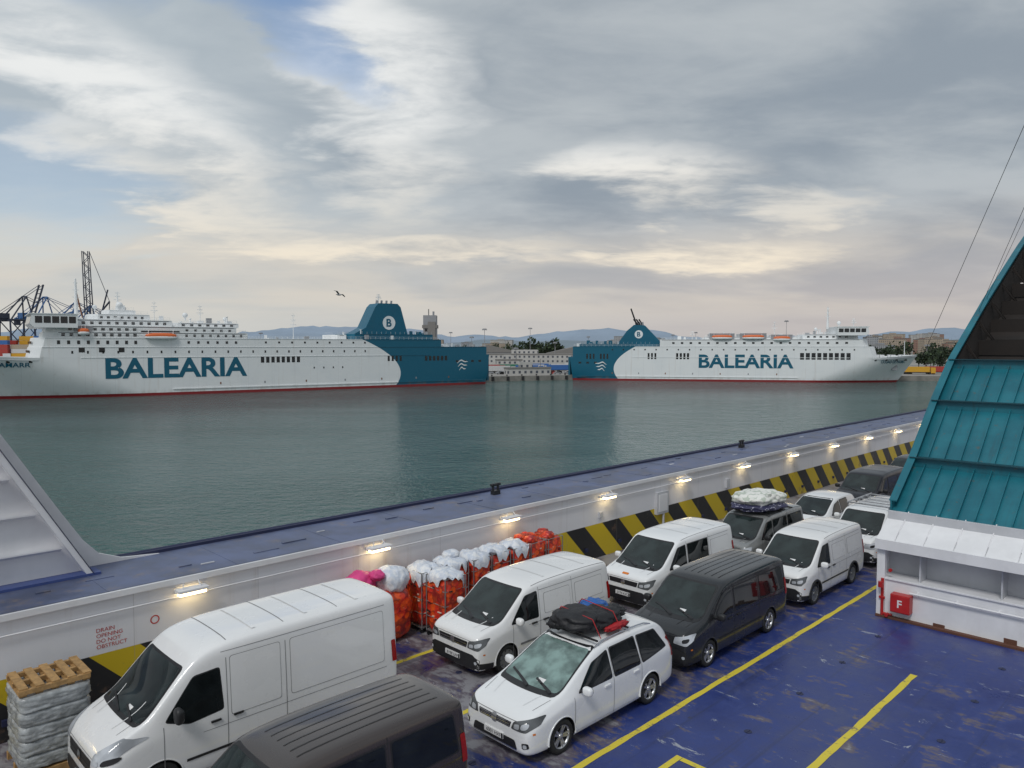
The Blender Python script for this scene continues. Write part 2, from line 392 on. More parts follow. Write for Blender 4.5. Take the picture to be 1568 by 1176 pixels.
    patch(d,[F(p) for p in K['gr']],'x',bvh,0,.008,.06,r=.02)
    g0=K['gr'][0][1];g1=K['gr'][1][1];gw=K['gr'][2][0]*.94
    for i in range(2 if kind!='mpv' else 3):
        z=g0+(g1-g0)*(.12+.42*i if kind!='mpv' else .15+.3*i)
        patch(d,[F((-gw,z)),F((-gw,z+.016)),F((gw,z+.016)),F((gw,z))],'x',bvh,4 if chrome else 5,.014,.1)
    patch(d,roundpoly([F((-.075,(g0+g1)/2-.07)),F((.075,(g0+g1)/2-.07)),F((.075,(g0+g1)/2+.08)),F((-.075,(g0+g1)/2+.08))],.07,4),'x',bvh,4,.022,.03)
    zl=K['lg'][0][1]
    if black_lower:
        patch(d,[F((-.84,zl-.07)),F((-.88,zl+.20)),F((-.70,zl+.30)),F((.70,zl+.30)),F((.88,zl+.20)),F((.84,zl-.07))],'x',bvh,0,.005,.06,r=.03)
        for q in(-1,1): patch(d,[S((.02,zl-.08)),S((.02,zl+.12)),S((.48,zl+.06)),S((.48,zl-.08))],'y',bvh,0,.005,.06,sgn=q,r=.02)
    else:
        patch(d,[F(p) for p in K['lg']],'x',bvh,0,.008,.06,r=.05)
        patch(d,[F((-.6,zl+.0)),F((-.6,zl+.02)),F((.6,zl+.02)),F((.6,zl+.0))],'x',bvh,4,.014,.1)
    z=K['gr'][1][1]+.03
    patch(d,[F((-.7,z)),F((-.7,z+.01)),F((.7,z+.01)),F((.7,z))],'x',bvh,SM,.004,.08)
    for q in(-1,1):
        hx0,hy,hx1=K['hood'][0],.66,K['hood'][1]
        patch(d,[(hx0*sx,q*hy*sy),(hx0*sx,q*(hy+.011)*sy),(hx1*sx,q*(hy+.091)*sy),(hx1*sx,q*(hy+.08)*sy)],'z',bvh,SM,.004,.08)
        patch(d,[(hx0*sx,q*.40),(hx0*sx,q*.42),(hx1*sx,q*.52),(hx1*sx,q*.50)],'z',bvh,8,.012,.08)
    zp=zl+.15
    h=bvh.ray_cast(Vector((-4,0,zp*sz)),Vector((1,0,0)))
    zp*=sz
    px=(h[0].x if h[0] else 0)-.03
    d.box(px,px+.03,-.26,.26,zp-.055,zp+.055,6)
    d.box(px-.002,px,-.26,-.22,zp-.05,zp+.05,1)
    if kind=='bigvan':
        for x in (2.25,3.4,4.6): patch(d,[(x,-.80),(x+.02,-.80),(x+.02,.80),(x,.80)],'z',bvh,13,.004,.2)
        for x in (2.8,3.9,5.1): patch(d,[(x,-.72),(x+.08,-.72),(x+.08,.72),(x,.72)],'z',bvh,8,.014,.2)
    if kind=='van' and not roofribs:
        for y in(-.78,.765): patch(d,[(1.9*sx,y*sy),(4.8*sx,y*sy),(4.8*sx,(y+.014)*sy),(1.9*sx,(y+.014)*sy)],'z',bvh,SM,.004,.2)
        for x in (2.5,3.3,4.1): patch(d,[(x*sx,-.62),(x*sx+.06,-.62),(x*sx+.06,.62),(x*sx,.62)],'z',bvh,8,.010,.2)
    if roofribs:
        for y in (-.5,-.3,-.1,.1,.3,.5):
            x0,x1=2.0*sx,(K['L']-.35)*sx
            patch(d,[(x0,y-.012),(x1,y-.012),(x1,y+.012),(x0,y+.012)],'z',bvh,8,.014,.25)
        for y in (-.51,-.31,-.11,.09,.29,.49):
            x0,x1=2.0*sx,(K['L']-.35)*sx
            patch(d,[(x0,y-.022),(x1,y-.022),(x1,y-.008),(x0,y-.008)],'z',bvh,5,.004,.25)
    d.obj('trim',mats,E,None,recalc=False)
    text('number_plate_text',plate,.07,basis((px-.004,.19,zp-.035),(0,-1,0),(0,0,1)),M_txt,E,.40)
    if extras: extras(E,bvh,K,sc)
    return E,bvh
def roof_rails(E,bvh,K,sc):
    d=MB()
    for q in(-1,1):
        pts=[]
        for i in range(9):
            x=(2.2+i*.25)*sc[0]; h=bvh.ray_cast(Vector((x,q*.66*sc[1],5)),Vector((0,0,-1)))
            pts.append(h[0]+Vector((0,0,.05 if 0<i<8 else .0)))
        for a,b in zip(pts,pts[1:]): d.cyl(a,b,.018,0,n=8)
    d.obj('roof_rails',[M_chrome],E)
M_bagblack=pm('bag_black',(.015,.015,.018),.6,bump=.3,bscale=12)
M_bagblue=pm('bag_blue',(.02,.12,.42),.5,bump=.3,bscale=12)
M_bagred=pm('bag_red',(.40,.015,.02),.5,bump=.3,bscale=12)
def mpv_luggage(E,bvh,K,sc):
    roof_rails(E,bvh,K,sc)
    d=MB()
    d.box(2.25,2.29,-.72,.72,1.77,1.80,0); d.box(3.3,3.34,-.72,.72,1.78,1.81,0)
    d.blob((2.60,.08,1.98),(.52,.54,.20),0,3.6,.18,2.6,1,4,fold=.2); d.blob((3.02,-.12,1.97),(.48,.42,.18),0,3.2,.2,3,2,4,fold=.2)
    d.blob((3.38,.30,1.96),(.36,.34,.18),1,2.6,.25,3,3,4,fold=.3); d.blob((3.66,.0,1.90),(.3,.3,.12),0,2.4,.3,4,5,4,fold=.3)
    d.blob((3.10,-.58,1.86),(.40,.09,.07),2,2.6,.25,4,4,4,fold=.3); d.blob((2.28,.42,1.86),(.2,.2,.09),0,2.6,.3,3,6)
    for x in (2.4,3.1): 
        d.cyl((x,-.70,1.80),(x+.03,-.45,2.13),.010,2,n=6); d.cyl((x+.03,-.45,2.13),(x+.05,.45,2.19),.010,2,n=6); d.cyl((x+.05,.45,2.19),(x,.70,1.80),.010,2,n=6)
    d.obj('roof_luggage',[M_bagblack,M_bagblue,M_bagred],E)
m,t,b,tc,xyz=base_mat('bundle_patterned')
vn=t.new('ShaderNodeTexVoronoi'); t.l.new(tc,vn.inputs['Vector']); vn.inputs['Scale'].default_value=7
t.l.new(t.mix(t.rng(vn.outputs['Distance'],.55,.72,0,.7),(.76,.76,.72),(.35,.42,.34)),b.inputs['Base Color']); b.inputs['Roughness'].default_value=.7
M_bundle=m
m,t,b,tc,xyz=base_mat('bundle_dots')
vn=t.new('ShaderNodeTexVoronoi'); t.l.new(tc,vn.inputs['Vector']); vn.inputs['Scale'].default_value=10
t.l.new(t.mix(t.rng(vn.outputs['Distance'],.2,.3),(.5,.5,.6),(.03,.03,.08)),b.inputs['Base Color'])
M_bundle2=m
def bundle_luggage(E,bvh,K,sc):
    d=MB()
    for x in(1.9,2.9,3.9): d.box(x*sc[0],x*sc[0]+.04,-.8,.8,1.80,1.84,2)
    d.blob((2.75*sc[0],0,1.98),(1.15,.80,.16),1,3,.15,2,2,4,fold=.12)
    d.blob((2.45*sc[0],0.05,2.24),(.72,.74,.26),0,2.8,.2,2,3,4,fold=.2); d.blob((3.25*sc[0],-0.02,2.22),(.66,.72,.24),0,2.8,.2,2,8,4,fold=.2)
    d.obj('roof_luggage',[M_bundle,M_bundle2,M_black],E)
def van_rack(E,bvh,K,sc):
    d=MB()
    z=1.97*sc[2]
    for x in(1.9,2.5,3.1,3.7,4.3): d.box(x*sc[0],x*sc[0]+.05,-.74,.74,z+.05,z+.09,0)
    for q in(-.74,.74): d.box(1.8*sc[0],4.5*sc[0],q-.02,q+.02,z+.06,z+.10,0)
    for q in(-.74,.74):
        for x in(1.9,3.1,4.3): d.box(x*sc[0],x*sc[0]+.04,q-.02,q+.02,z-.12,z+.07,0)
    d.obj('roof_rack',[M_alloy],E)
def logo_oval(E,bvh,K,sc):
    d=MB(); patch(d,roundpoly([(-.13,1.04),(.10,1.04),(.10,1.08),(-.13,1.08)],.02),'x',bvh,0,.01,.03)
    d.obj('logo',[M_orange],E)
vehicle('high_roof_cargo_van','bigvan',3.55,14.25,P_white2,plate='8210 KBF',alloy=False)
vehicle('brown_passenger_van','van',3.25,10.3,P_brown,rear_glass=2,roofribs=True,plate='1932 JTH',light=False)
vehicle('minivan','mpv',9.72,10.35,P_white,rear_glass=2,ws_mat=M_glass_s,black_lower=False,extras=mpv_luggage,plate='6001 HXF',hl_dark=True,chrome=True)
vehicle('cargo_van','van',11.5,13.7,P_white2,plate='8198 LRP',alloy=False,hl_dark=True,chrome=True)
vehicle('crew_van','van',18.0,13.5,P_white,rear_glass=1,plate='3174 KVC',hl_dark=True,extras=logo_oval)
vehicle('dark_passenger_van','van',15.25,10.45,P_darkgrey,sc=(1.04,1,.98),rear_glass=2,roofribs=True,plate='7740 LDN',alloy=True,light=False)
vehicle('white_cargo_van','van',21.6,10.5,P_white2,sc=(.96,.97,.98),plate='2253 JYK',alloy=False,black_arch=True,hl_dark=True)
vehicle('grey_van','van',23.7,13.35,P_grey,sc=(.9,.95,.93),rear_glass=2,extras=bundle_luggage,plate='0917 HNB',alloy=False,light=False)
vehicle('hatchback_car','mpv',29.6,13.4,P_white,sc=(.88,.94,.90),rear_glass=1,black_lower=False,plate='5526 KMP')
vehicle('van_with_roof_rack','van',27.4,10.5,P_white,sc=(.92,.96,.95),extras=van_rack,plate='4411 GHJ',alloy=False)
vehicle('dark_van','van',35.3,13.5,P_navy,sc=(1,1,.97),rear_glass=2,plate='9035 LCC',light=False)
vehicle('dark_minivan','mpv',41.6,13.7,P_navy,sc=(1,1,1.08),rear_glass=2,plate='6677 JBB',light=False)
# ------------------------------------------------------------------ ferry deck
m,t,b,tc,xyz=base_mat('deck_paint')
big=t.noise(tc,.22,4,.6,.3); mid=t.noise(tc,1.1,8,.68,.5); fine=t.noise(t.mapping(tc,(1,.35,1),(0,0,.6)),5.5,8,.7)
blue=t.mix(t.rng(mid,.35,.7),(.022,.038,.165),(.038,.062,.225))
blue=t.mix(t.rng(t.noise(tc,.6,6,.6),.48,.72,0,.45),blue,(.075,.085,.15))
left=t.rng(xyz[1],8.4,11.5,0,.15)
wearm=t.m('ADD',t.m('MULTIPLY',mid,.6),t.m('MULTIPLY',fine,.4)); wearm=t.m('ADD',wearm,left)
wearm=t.m('ADD',wearm,t.m('MULTIPLY',big,.22))
c1=t.mix(t.rng(wearm,.645,.71,0,.75),blue,(.15,.12,.105))
c1=t.mix(t.rng(wearm,.71,.79,0,.8),c1,(.29,.29,.31))
sc_=t.noise(t.mapping(tc,(1,.45,1),(0,0,.9)),2.3,6,.78,.8)
c1=t.mix(t.rng(sc_,.625,.66,0,.85),c1,(.36,.38,.42))
sc2=t.noise(t.mapping(tc,(.5,1.6,1),(0,0,-.4)),3.1,6,.75,.6)
c1=t.mix(t.rng(sc2,.64,.69,0,.7),c1,(.035,.035,.04))
tm=t.noise(t.mapping(tc,(.05,3.0,1)),1.0,4,.6)
c1=t.mix(t.rng(tm,.56,.70,0,.45),c1,(.02,.022,.04))
t.l.new(c1,b.inputs['Base Color']); t.l.new(t.rng(mid,.3,.7,.26,.55),b.inputs['Roughness'])
bn=t.new('ShaderNodeBump'); bn.inputs['Strength'].default_value=.35; bn.inputs['Distance'].default_value=.02
t.l.new(wearm,bn.inputs['Height']); t.l.new(bn.outputs[0],b.inputs['Normal'])
M_deck=m
d=MB(); d.box(-25,90,-20,17.52,-.3,0,0); d.obj('ferry_deck',[M_deck],None,D)
M_sock=pm('lashing_socket',(.03,.035,.08),.6)
d=MB()
for i in range(24):
    for t_ in (4.4,7.3,10.4,13.6):
        s=2+i*2.4; d.cyl((s,t_,-.01),(s,t_,.008),.08,0,n=14); d.box(s-.07,s+.07,t_-.012,t_+.012,.008,.02,0)
d.obj('lashing_points',[M_sock],None,D)
m,t,b,tc,xyz=base_mat('yellow_line_paint')
n=t.noise(tc,2.2,8,.7); n2=t.noise(tc,9,6,.7)
t.l.new(t.mix(t.rng(t.m('ADD',t.m('MULTIPLY',n,.6),t.m('MULTIPLY',n2,.4)),.54,.64,0,.85),(.68,.55,.05),(.10,.09,.12)),b.inputs['Base Color']); b.inputs['Roughness'].default_value=.55
M_yel=m
def line(name,s0,s1,t0,w=.14,t1=None,z=.005):
    d=MB(); n=max(2,int((s1-s0)/.35)); t1=t0 if t1 is None else t1
    v=[];f=[]
    for i in range(n+1):
        k=i/n; s=s0+(s1-s0)*k; tt=t0+(t1-t0)*k; j=random.uniform(-.014,.014); j2=random.uniform(-.014,.014)
        v+=[(s,tt-w/2+j,z),(s,tt+w/2+j2,z)]
    f=[(2*i,2*i+2,2*i+3,2*i+1) for i in range(n)]
    d.add(v,f); return d.obj(name,[M_yel],None,D)
line('lane_line',-5,60,8.9); line('lane_line',11,19.3,5.8); line('lane_line',-5,60,12.0); line('lane_line',-5,60,15.1)
d=MB(); d.add([(6,7.70,.006),(12.2,7.70,.006),(12.2,7.83,.006),(6,7.83,.006)],[(0,1,2,3)]); d.add([(12.07,5.2,.0065),(12.2,5.2,.0065),(12.2,7.69,.0065),(12.07,7.69,.0065)],[(0,1,2,3)])
d.obj('bay_marking',[M_yel],None,D)
# bulwark
m,t,b,tc,xyz=base_mat('bulwark_paint')
ph=t.m('FRACT',t.m('DIVIDE',t.m('SUBTRACT',t.m('ADD',xyz[0],xyz[2]),4.85-205),2.05))
n=t.noise(tc,1.5,7,.65); st=t.noise(t.mapping(tc,(1.2,1.2,.12)),2.2,7,.6)
yb=t.mix(t.m('LESS_THAN',ph,.5),(.60,.44,.02),(.022,.022,.024))
yb=t.mix(t.rng(n,.60,.68,0,.6),yb,(.16,.10,.07))
wh=t.mix(t.rng(st,.54,.80,0,.35),(.74,.74,.77),(.42,.33,.27))
wh=t.mix(t.rng(t.noise(tc,5,7,.7),.69,.73,0,.8),wh,(.22,.10,.06))
ins=t.m('LESS_THAN',xyz[2],1.28)
cc=t.mix(ins,wh,yb)
sm_=t.m('LESS_THAN',t.m('FRACT',t.m('DIVIDE',t.m('ADD',xyz[0],200.4),2.9)),.006)
cc=t.mix(t.m('MULTIPLY',sm_,.35),cc,(.3,.28,.27))
t.l.new(cc,b.inputs['Base Color']); b.inputs['Roughness'].default_value=.42
bn=t.new('ShaderNodeBump'); bn.inputs['Strength'].default_value=.3; bn.inputs['Distance'].default_value=.10
t.l.new(t.noise(tc,.8,2,.5),bn.inputs['Height']); t.l.new(bn.outputs[0],b.inputs['Normal'])
M_bul=m
M_cap=pm('cap_worn_blue',(.105,.13,.225),.5,0,.4,1.0,dirt=.5)
M_dkblue=pm('rail_dark_blue',(.02,.025,.07),.5)
M_wsteel=pm('white_steel',(.76,.76,.78),.42,0,.08,1.0,dirt=.08)
M_gsteel=pm('grey_white_steel',(.52,.53,.56),.5,0,.12,1.0,dirt=.08)
M_btrim=pm('blue_trim',(.05,.08,.24),.4)
d=MB()
d.box(-25,90,17.5,19.96,-10.5,2.55,0)
d.box(-25,90,17.47,20.0,2.555,2.60,1)
d.box(-25,90,17.40,17.50,2.47,2.60,2)
d.box(-25,90,19.92,20.04,2.60,2.68,3)
d.cyl((-25,20.06,2.64),(90,20.06,2.64),.07,3,n=8)
for i in range(40): d.box(-24+i*2.9,-23.97+i*2.9,17.5,19.9,2.601,2.606,1)
for i in range(90):
    x=-20+i*1.2+random.uniform(-.5,.5); y=random.uniform(17.8,19.6)
    d.box(x,x+random.uniform(.2,.7),y,y+random.uniform(.03,.1),2.6,2.612+random.random()*.02,4 if random.random()<.3 else 1)
for x in(18.3,36.0):
    d.box(x-.15,x+.15,19.3,19.5,2.6,2.75,5); d.cyl((x-.12,19.4,2.75),(x-.12,19.4,3.0),.05,5); d.cyl((x+.12,19.4,2.75),(x+.12,19.4,3.0),.05,5); d.cyl((x-.22,19.4,2.95),(x+.22,19.4,2.95),.05,5)
for i in range(36): d.box(1+i*2,1.12+i*2,17.42,17.5,.35,.47,3)
d.cyl((25.9,17.40,0),(25.9,17.40,1.2),.05,4)
d.box(25.4,26.2,17.35,17.5,1.05,1.95,4); d.box(25.5,26.1,17.33,17.35,1.15,1.85,2)
d.box(21.8,22.0,17.44,17.5,1.5,1.7,4); d.box(31,31.3,17.4,17.5,1.4,1.8,4)
d.cyl((-25,17.44,2.16),(90,17.44,2.16),.02,2,n=6)
d.obj('bulwark_wall',[M_bul,M_cap,M_wsteel,M_dkblue,M_gsteel,M_black],None,D)
M_redtxt=pm('red_sign_paint',(.5,.03,.02),.6)
T=empty('drain_sign',D)
for i,w in enumerate(['DRAIN','OPENING','DO NOT','OBSTRUCT']):
    text('sign_text',w,.085,basis((4.75,17.494,1.76-.12*i),(1,0,0),(0,0,1)),M_redtxt,T)
d=MB(); 
for i in range(20):
    a=2*math.pi*i/20;b2=2*math.pi*(i+1)/20
    d.add([(5.95+.1*math.cos(a),17.494,1.75+.1*math.sin(a)),(5.95+.1*math.cos(b2),17.494,1.75+.1*math.sin(b2)),(5.95+.075*math.cos(b2),17.494,1.75+.075*math.sin(b2)),(5.95+.075*math.cos(a),17.494,1.75+.075*math.sin(a))],[(0,1,2,3)])
d.obj('sign_ring',[M_redtxt],T)
M_glow=pm('lamp_glow',(.9,.8,.55),.4,emit=(1,.76,.38),es=8)
for i in range(-1,14):
    s=6.7+5.15*i
    d=MB(); d.box(s-.34,s+.34,17.12,17.40,2.30,2.36,0); 
    for e in(-.30,.26): d.box(s+e,s+e+.04,17.2,17.5,2.24,2.30,0)
    d.box(s-.30,s+.30,17.18,17.34,2.22,2.296,1)
    d.cyl((s-.2,17.25,2.36),(s-.2,17.25,2.50),.012,0,n=6); d.cyl((s+.2,17.25,2.36),(s+.2,17.45,2.50),.012,0,n=6)
    d.obj('wall_lamp',[M_wsteel,M_glow],None,D)
# ------------------------------------------------------------------ white wing bulkhead at the left
d=MB()
d.prism([(6.9,2.6),(6.0,2.68),(5.5,2.88),(5.15,3.28),(4.70,4.02),(3.60,5.9),(1.4,9.6),(-8,9.6),(-8,2.6)],19.84,19.94,0)
d.prism([(5.15,2.62),(3.47,5.56),(1.2,9.5),(-8,9.5),(-8,2.62)],19.40,19.46,0)
dx,dz=(3.47-5.15),(5.56-2.62); L=math.hypot(dx,dz); ux,uz=dx/L,dz/L
d.prism([(5.15,2.62),(5.15+ux*8,2.62+uz*8),(5.02+ux*8,2.56+uz*8),(5.02,2.62)],19.02,19.42,0)
d.prism([(5.17,2.62),(5.17+ux*8,2.62+uz*8),(5.155+ux*8,2.6+uz*8),(5.155,2.62)],19.00,19.44,3)
for k,z in enumerate((3.3,4.15,5.0,5.9,6.8)):
    xe=5.15+ux*(z-2.62)/uz
    d.prism([(19.16,z),(19.40,z-.10),(19.40,z-.06),(19.16,z+.035)],-8,xe-.2,0,axis='x')
d.box(-8,5.3,19.0,19.5,2.602,2.66,2)
d.obj('wing_bulkhead',[M_wsteel,M_gsteel,M_btrim,M_dkblue],None,D)
# ------------------------------------------------------------------ raised ramp structure at right
m,t,b,tc,xyz=base_mat('teal_steel')
n=t.noise(tc,.9,6,.6); 
c1=t.mix(t.rng(n,.35,.7),(.006,.12,.165),(.012,.165,.215)); c1=t.mix(t.rng(t.noise(tc,4,7,.7),.60,.68,0,.55),c1,(.10,.09,.07))
c1=t.mix(t.rng(t.noise(t.mapping(tc,(.3,3,.3)),1.5,6,.6),.52,.8,0,.5),c1,(.02,.06,.08))
t.l.new(c1,b.inputs['Base Color']); b.inputs['Roughness'].default_value=.42
M_tealst=m
M_tealdk=pm('teal_dark_steel',(.006,.055,.075),.5)
M_brownst=pm('brown_underside',(.022,.017,.015),.8,0,.4,1.0)
M_redp=pm('fire_red',(.45,.02,.02),.35,dirt=.1)
M_rusty=pm('rust_edge',(.12,.05,.03),.8)
E=empty('raised_ramp',D)
prof=[(22.75,2.30),(23.9,2.92),(25.6,4.12),(27.6,5.82),(29.4,7.15),(33.5,9.35),(38.8,11.95),(46,15.2)]
def slab(i0,i1,t0,t1,mi,th,d,lift=0):
    P=prof[i0:i1+1]
    top=[(a,z+lift) for a,z in P]; bot=[(a+.25*th/.3,z+lift-th) for a,z in P][::-1]
    d.prism(top+bot,t0,t1,mi)
T0=-9;T1=7.95
d=MB()
slab(0,1,T0,T1,1,.30,d); slab(1,4,T0,T1,0,.16,d)
d.box(22.72,22.86,T0,T1+.02,2.02,2.31,1)
for k in range(22):
    tt=T1-.5-.75*k; (a0,z0),(a1,z1)=prof[0],prof[1]
    d.prism([(a0,z0),(a1,z1),(a1,z1+.07),(a0+.1,z0+.03)],tt-.012,tt+.012,1)
for i in(2,3,4):
    a,z=prof[i]; 
    d.box(a-.03,a+.03,T0,T1+.01,z-.1,z+.27,0); d.box(a-.16,a+.12,T0,T1+.01,z+.27,z+.30,2)
for k in range(38):
    tt=T1-.42-.45*k
    for i in(1,2,3):
        (a0,z0),(a1,z1)=prof[i],prof[i+1]
        d.prism([(a0,z0),(a1,z1),(a1,z1+.13),(a0,z0+.13)],tt-.012,tt+.012,0)
for i in range(1,7):
    (a0,z0),(a1,z1)=prof[i],prof[i+1]
    d.prism([(a0,z0-.05),(a1,z1-.05),(a1,z1+.32),(a0,z0+.32)],T1-.02,T1+.03,0)
    d.prism([(a0,z0+.32),(a1,z1+.32),(a1,z1+.355),(a0,z0+.355)],T1-.16,T1+.06,0)
for i in range(4,7):
    (a0,z0),(a1,z1)=prof[i],prof[i+1]
    d.prism([(a0,z0-1.3),(a1,z1-1.5),(a1,z1-1.4),(a0,z0-1.2)],T0,T1-.05,3)
    d.prism([(a0,z0-1.3),(a1,z1-1.5),(a1,z1),(a0,z0)],T1-.10,T1-.03,3)
for k in range(9):
    a=29.4+k*1.6; i=4 if a<33.5 else 5 if a<38.8 else 6
    (a0,z0),(a1,z1)=prof[i],prof[i+1]; z=z0+(z1-z0)*(a-a0)/(a1-a0)
    d.box(a-.04,a+.04,T0,T1-.1,z-1.3,z-.75,3)
    d.prism([(T1-.1,z-.02),(T1-.9,z-1.3),(T1-1.0,z-1.3),(T1-.1,z-.2)],a-.03,a+.03,3,axis='x')
d.box(30.2,30.4,T0,T1-1.2,6.3,7.4,3)
d.cyl((29.8,T1-.5,7.25),(29.8,T0,7.25),.07,2)
d.obj('ramp_plate',[M_tealst,M_wsteel,M_tealdk,M_brownst,M_gsteel],E)
d=MB()
d.box(22.95,23.05,T0,T1-.02,0,1.12,0)
d.box(22.9,23.6,T0,T1-.02,1.12,1.17,0)
d.box(23.6,23.7,T0,T1-.02,1.17,3.0,1)
d.box(22.86,23.04,T1-.22,T1,0,2.05,0)
d.box(22.9,26.4,T1-.10,T1-.02,0,2.2,0)
d.prism([(22.9,2.2),(26.4,2.2),(29.4,7.0),(25.6,4.0),(23.9,2.8),(22.9,2.2)],T1-.10,T1-.03,0)
d.box(22.80,22.95,T0,T1,.0,.07,2)
d.cyl((22.86,T1-.9,.86),(22.86,T0,.86),.03,0,n=8)
for k in range(16):
    tt=T1-1.1-k*1.0; d.box(22.86,22.95,tt-.02,tt+.02,.80,.90,0)
    if k%2==0: d.box(23.05,23.6,tt-.02,tt+.02,1.17,2.0,1)
for k in range(9): d.box(22.94,22.953,T1-1.8-k*1.7,T1-1.5-k*1.7,.07,.07+.08+.05*(k%3),2)
d.obj('ramp_casing',[M_wsteel,M_gsteel,M_rusty],E,bevel=.01)
F=empty('fire_hose_box',D)
d=MB(); d.box(22.66,22.94,6.98,7.50,.28,.80,0); d.box(22.64,22.66,7.0,7.48,.30,.78,0)
d.cyl((22.85,7.78,0),(22.85,7.78,1.15),.045,0); d.cyl((22.85,7.78,1.0),(22.70,7.78,1.0),.05,0); d.cyl((22.70,7.78,.92),(22.70,7.78,1.08),.07,0)
d.cyl((22.72,7.62,.12),(22.85,7.62,.12),.05,0); d.cyl((22.85,7.78,.12),(22.85,7.5,.12),.035,0); d.box(22.8,22.86,7.7,7.86,.55,.62,0)
d.obj('box',[M_redp],F,bevel=.012)
text('letter_f','F',.22,basis((22.634,7.30,.44),(0,-1,0),(0,0,1)),M_plate,F,off=.02)
d=MB(); d.cyl((22.9,7.6,1.40),(22.96,7.6,1.40),.05,0); d.obj('call_point',[M_redp],F)
d=MB(); d.cyl((30.0,9.0,7.6),(20.6,3.2,15.6),.008,0,n=6); d.cyl((32.8,8.0,9.1),(24.6,3.4,16.0),.008,0,n=6); d.cyl((33.8,8.0,9.6),(25.4,3.2,16.4),.007,0,n=6)
d.obj('rigging_wire',[M_black],None,D)
# ------------------------------------------------------------------ roll cages and bags
m,t,b,tc,xyz=base_mat('orange_netting')
vn=t.new('ShaderNodeTexVoronoi'); t.l.new(t.mapping(tc,(1,1,1.3)),vn.inputs['Vector']); vn.inputs['Scale'].default_value=4.5
n=t.noise(tc,14,5,.7)
c1=t.mix(t.rng(t.noise(tc,5,4,.6),.4,.6),(.80,.10,.015),(.58,.03,.02))
c1=t.mix(t.rng(n,.62,.68,0,.7),c1,(.75,.50,.35)); c1=t.mix(t.rng(vn.outputs['Distance'],.50,.64,0,.6),c1,(.08,.015,.02))
t.l.new(c1,b.inputs['Base Color']); b.inputs['Roughness'].default_value=.4
bn=t.new('ShaderNodeBump'); bn.inputs['Strength'].default_value=.5; bn.inputs['Distance'].default_value=.05
t.l.new(vn.outputs['Distance'],bn.inputs['Height']); t.l.new(bn.outputs[0],b.inputs['Normal'])
M_cage=m
M_cagep=pm('cage_pale_print',(.70,.55,.45),.6)
m,t,b,tc,xyz=base_mat('white_sack')
n=t.noise(tc,6,5,.6,.6)
t.l.new(t.mix(t.rng(n,.4,.62),(.56,.61,.70),(.76,.77,.79)),b.inputs['Base Color']); b.inputs['Roughness'].default_value=.35
bn=t.new('ShaderNodeBump'); bn.inputs['Strength'].default_value=.5; bn.inputs['Distance'].default_value=.06
t.l.new(t.noise(t.mapping(tc,(1,1,.5)),7,3,.5,1.2),bn.inputs['Height']); t.l.new(bn.outputs[0],b.inputs['Normal'])
M_bagw=m
M_bagp=pm('pink_sack',(.70,.06,.24),.5,0,.12,4,bump=.25,bscale=6)
M_galv=pm('galvanised',(.35,.36,.37),.4,.7)
def cage(s,t,seed,h=1.68):
    E=empty('roll_cage',DL(s,t,0,random.uniform(-.06,.06)))
    rnd=random.Random(seed*7+1); d=MB(); w=.40;l=.36
    d.blob((0,0,.92),(l*1.02,w*1.04,.78),0,7,.08,3,seed,4)
    for x in(-l,l):
        for y in(-w,w): d.cyl((x,y,.12),(x,y,h),.016,1,n=8); d.cyl((x*.9,y*.85-.02,.07),(x*.9,y*.85+.02,.07),.07,4,n=12)
    for z in(.16,.55,.95,1.35,h):
        for x in(-l,l): d.cyl((x,-w,z),(x,w,z),.011,1,n=6)
        for y in(-w,w): d.cyl((-l,y,z),(l,y,z),.011,1,n=6)
    d.box(-l,l,-w,w,.13,.16,1)
    for k in range(10):
        z=rnd.uniform(.3,1.45)
        if rnd.random()<.5:
            x=rnd.uniform(-l*.8,l*.6); d.box(x,x+rnd.uniform(.05,.16),-w*1.04-.012,-w+.03,z,z+rnd.uniform(.015,.04),2 if rnd.random()<.5 else 4)
        else:
            y=rnd.uniform(-w*.8,w*.6); d.box(-l*1.04-.012,-l+.03,y,y+rnd.uniform(.05,.16),z,z+rnd.uniform(.015,.04),2 if rnd.random()<.5 else 4)
    if seed%5!=4:
        nn=40; rings_=[(0,.17),(.35,.165),(.7,.13),(.93,.06),(1.05,.0),(1.08,-.07),(1.085,-.14)]
        v=[(rnd.uniform(-.05,.05),0,h+.17)];
        for k,(rr,zz) in enumerate(rings_[1:]):
            for i in range(nn):
                a=2*math.pi*i/nn; ca,sa=math.cos(a),math.sin(a); q=(abs(ca)**4+abs(sa)**4)**(-.25)
                wv=noise.noise(Vector((ca*2.4,sa*2.4,seed*1.7))); wf=noise.noise(Vector((ca*8,sa*8,seed*2.7+k*.2)))
                r_=rr*q*(1+.05*wf*(k>=2))
                z_=h+zz+.10*noise.noise(Vector((ca*rr*2.5,sa*rr*2.5,seed)))
                if k>=4: z_+= wv*.22*(k-3)
                v.append((ca*l*r_*1.04,sa*w*r_*1.04,z_))
        f=[(0,1+i,1+(i+1)%nn) for i in range(nn)]
        for k in range(len(rings_)-2):
            o=1+k*nn; f+=[(o+i,o+nn+i,o+nn+(i+1)%nn,o+(i+1)%nn) for i in range(nn)]
        d.add(v,f,3,True)
        if seed%3==1: d.blob((l*.2,w*.1,h+.20),(.26,.24,.13),3,2.4,.12,1.6,seed+29,4,fold=.15)
    else:
        for k in range(5): d.blob((rnd.uniform(-.2,.2),rnd.uniform(-.25,.25),h-.02+rnd.random()*.1),(.18,.18,.12),0,3,.3,3,seed+k,3)
    d.obj('cage',[M_cage,M_galv,M_cagep,M_bagw,M_black],E)
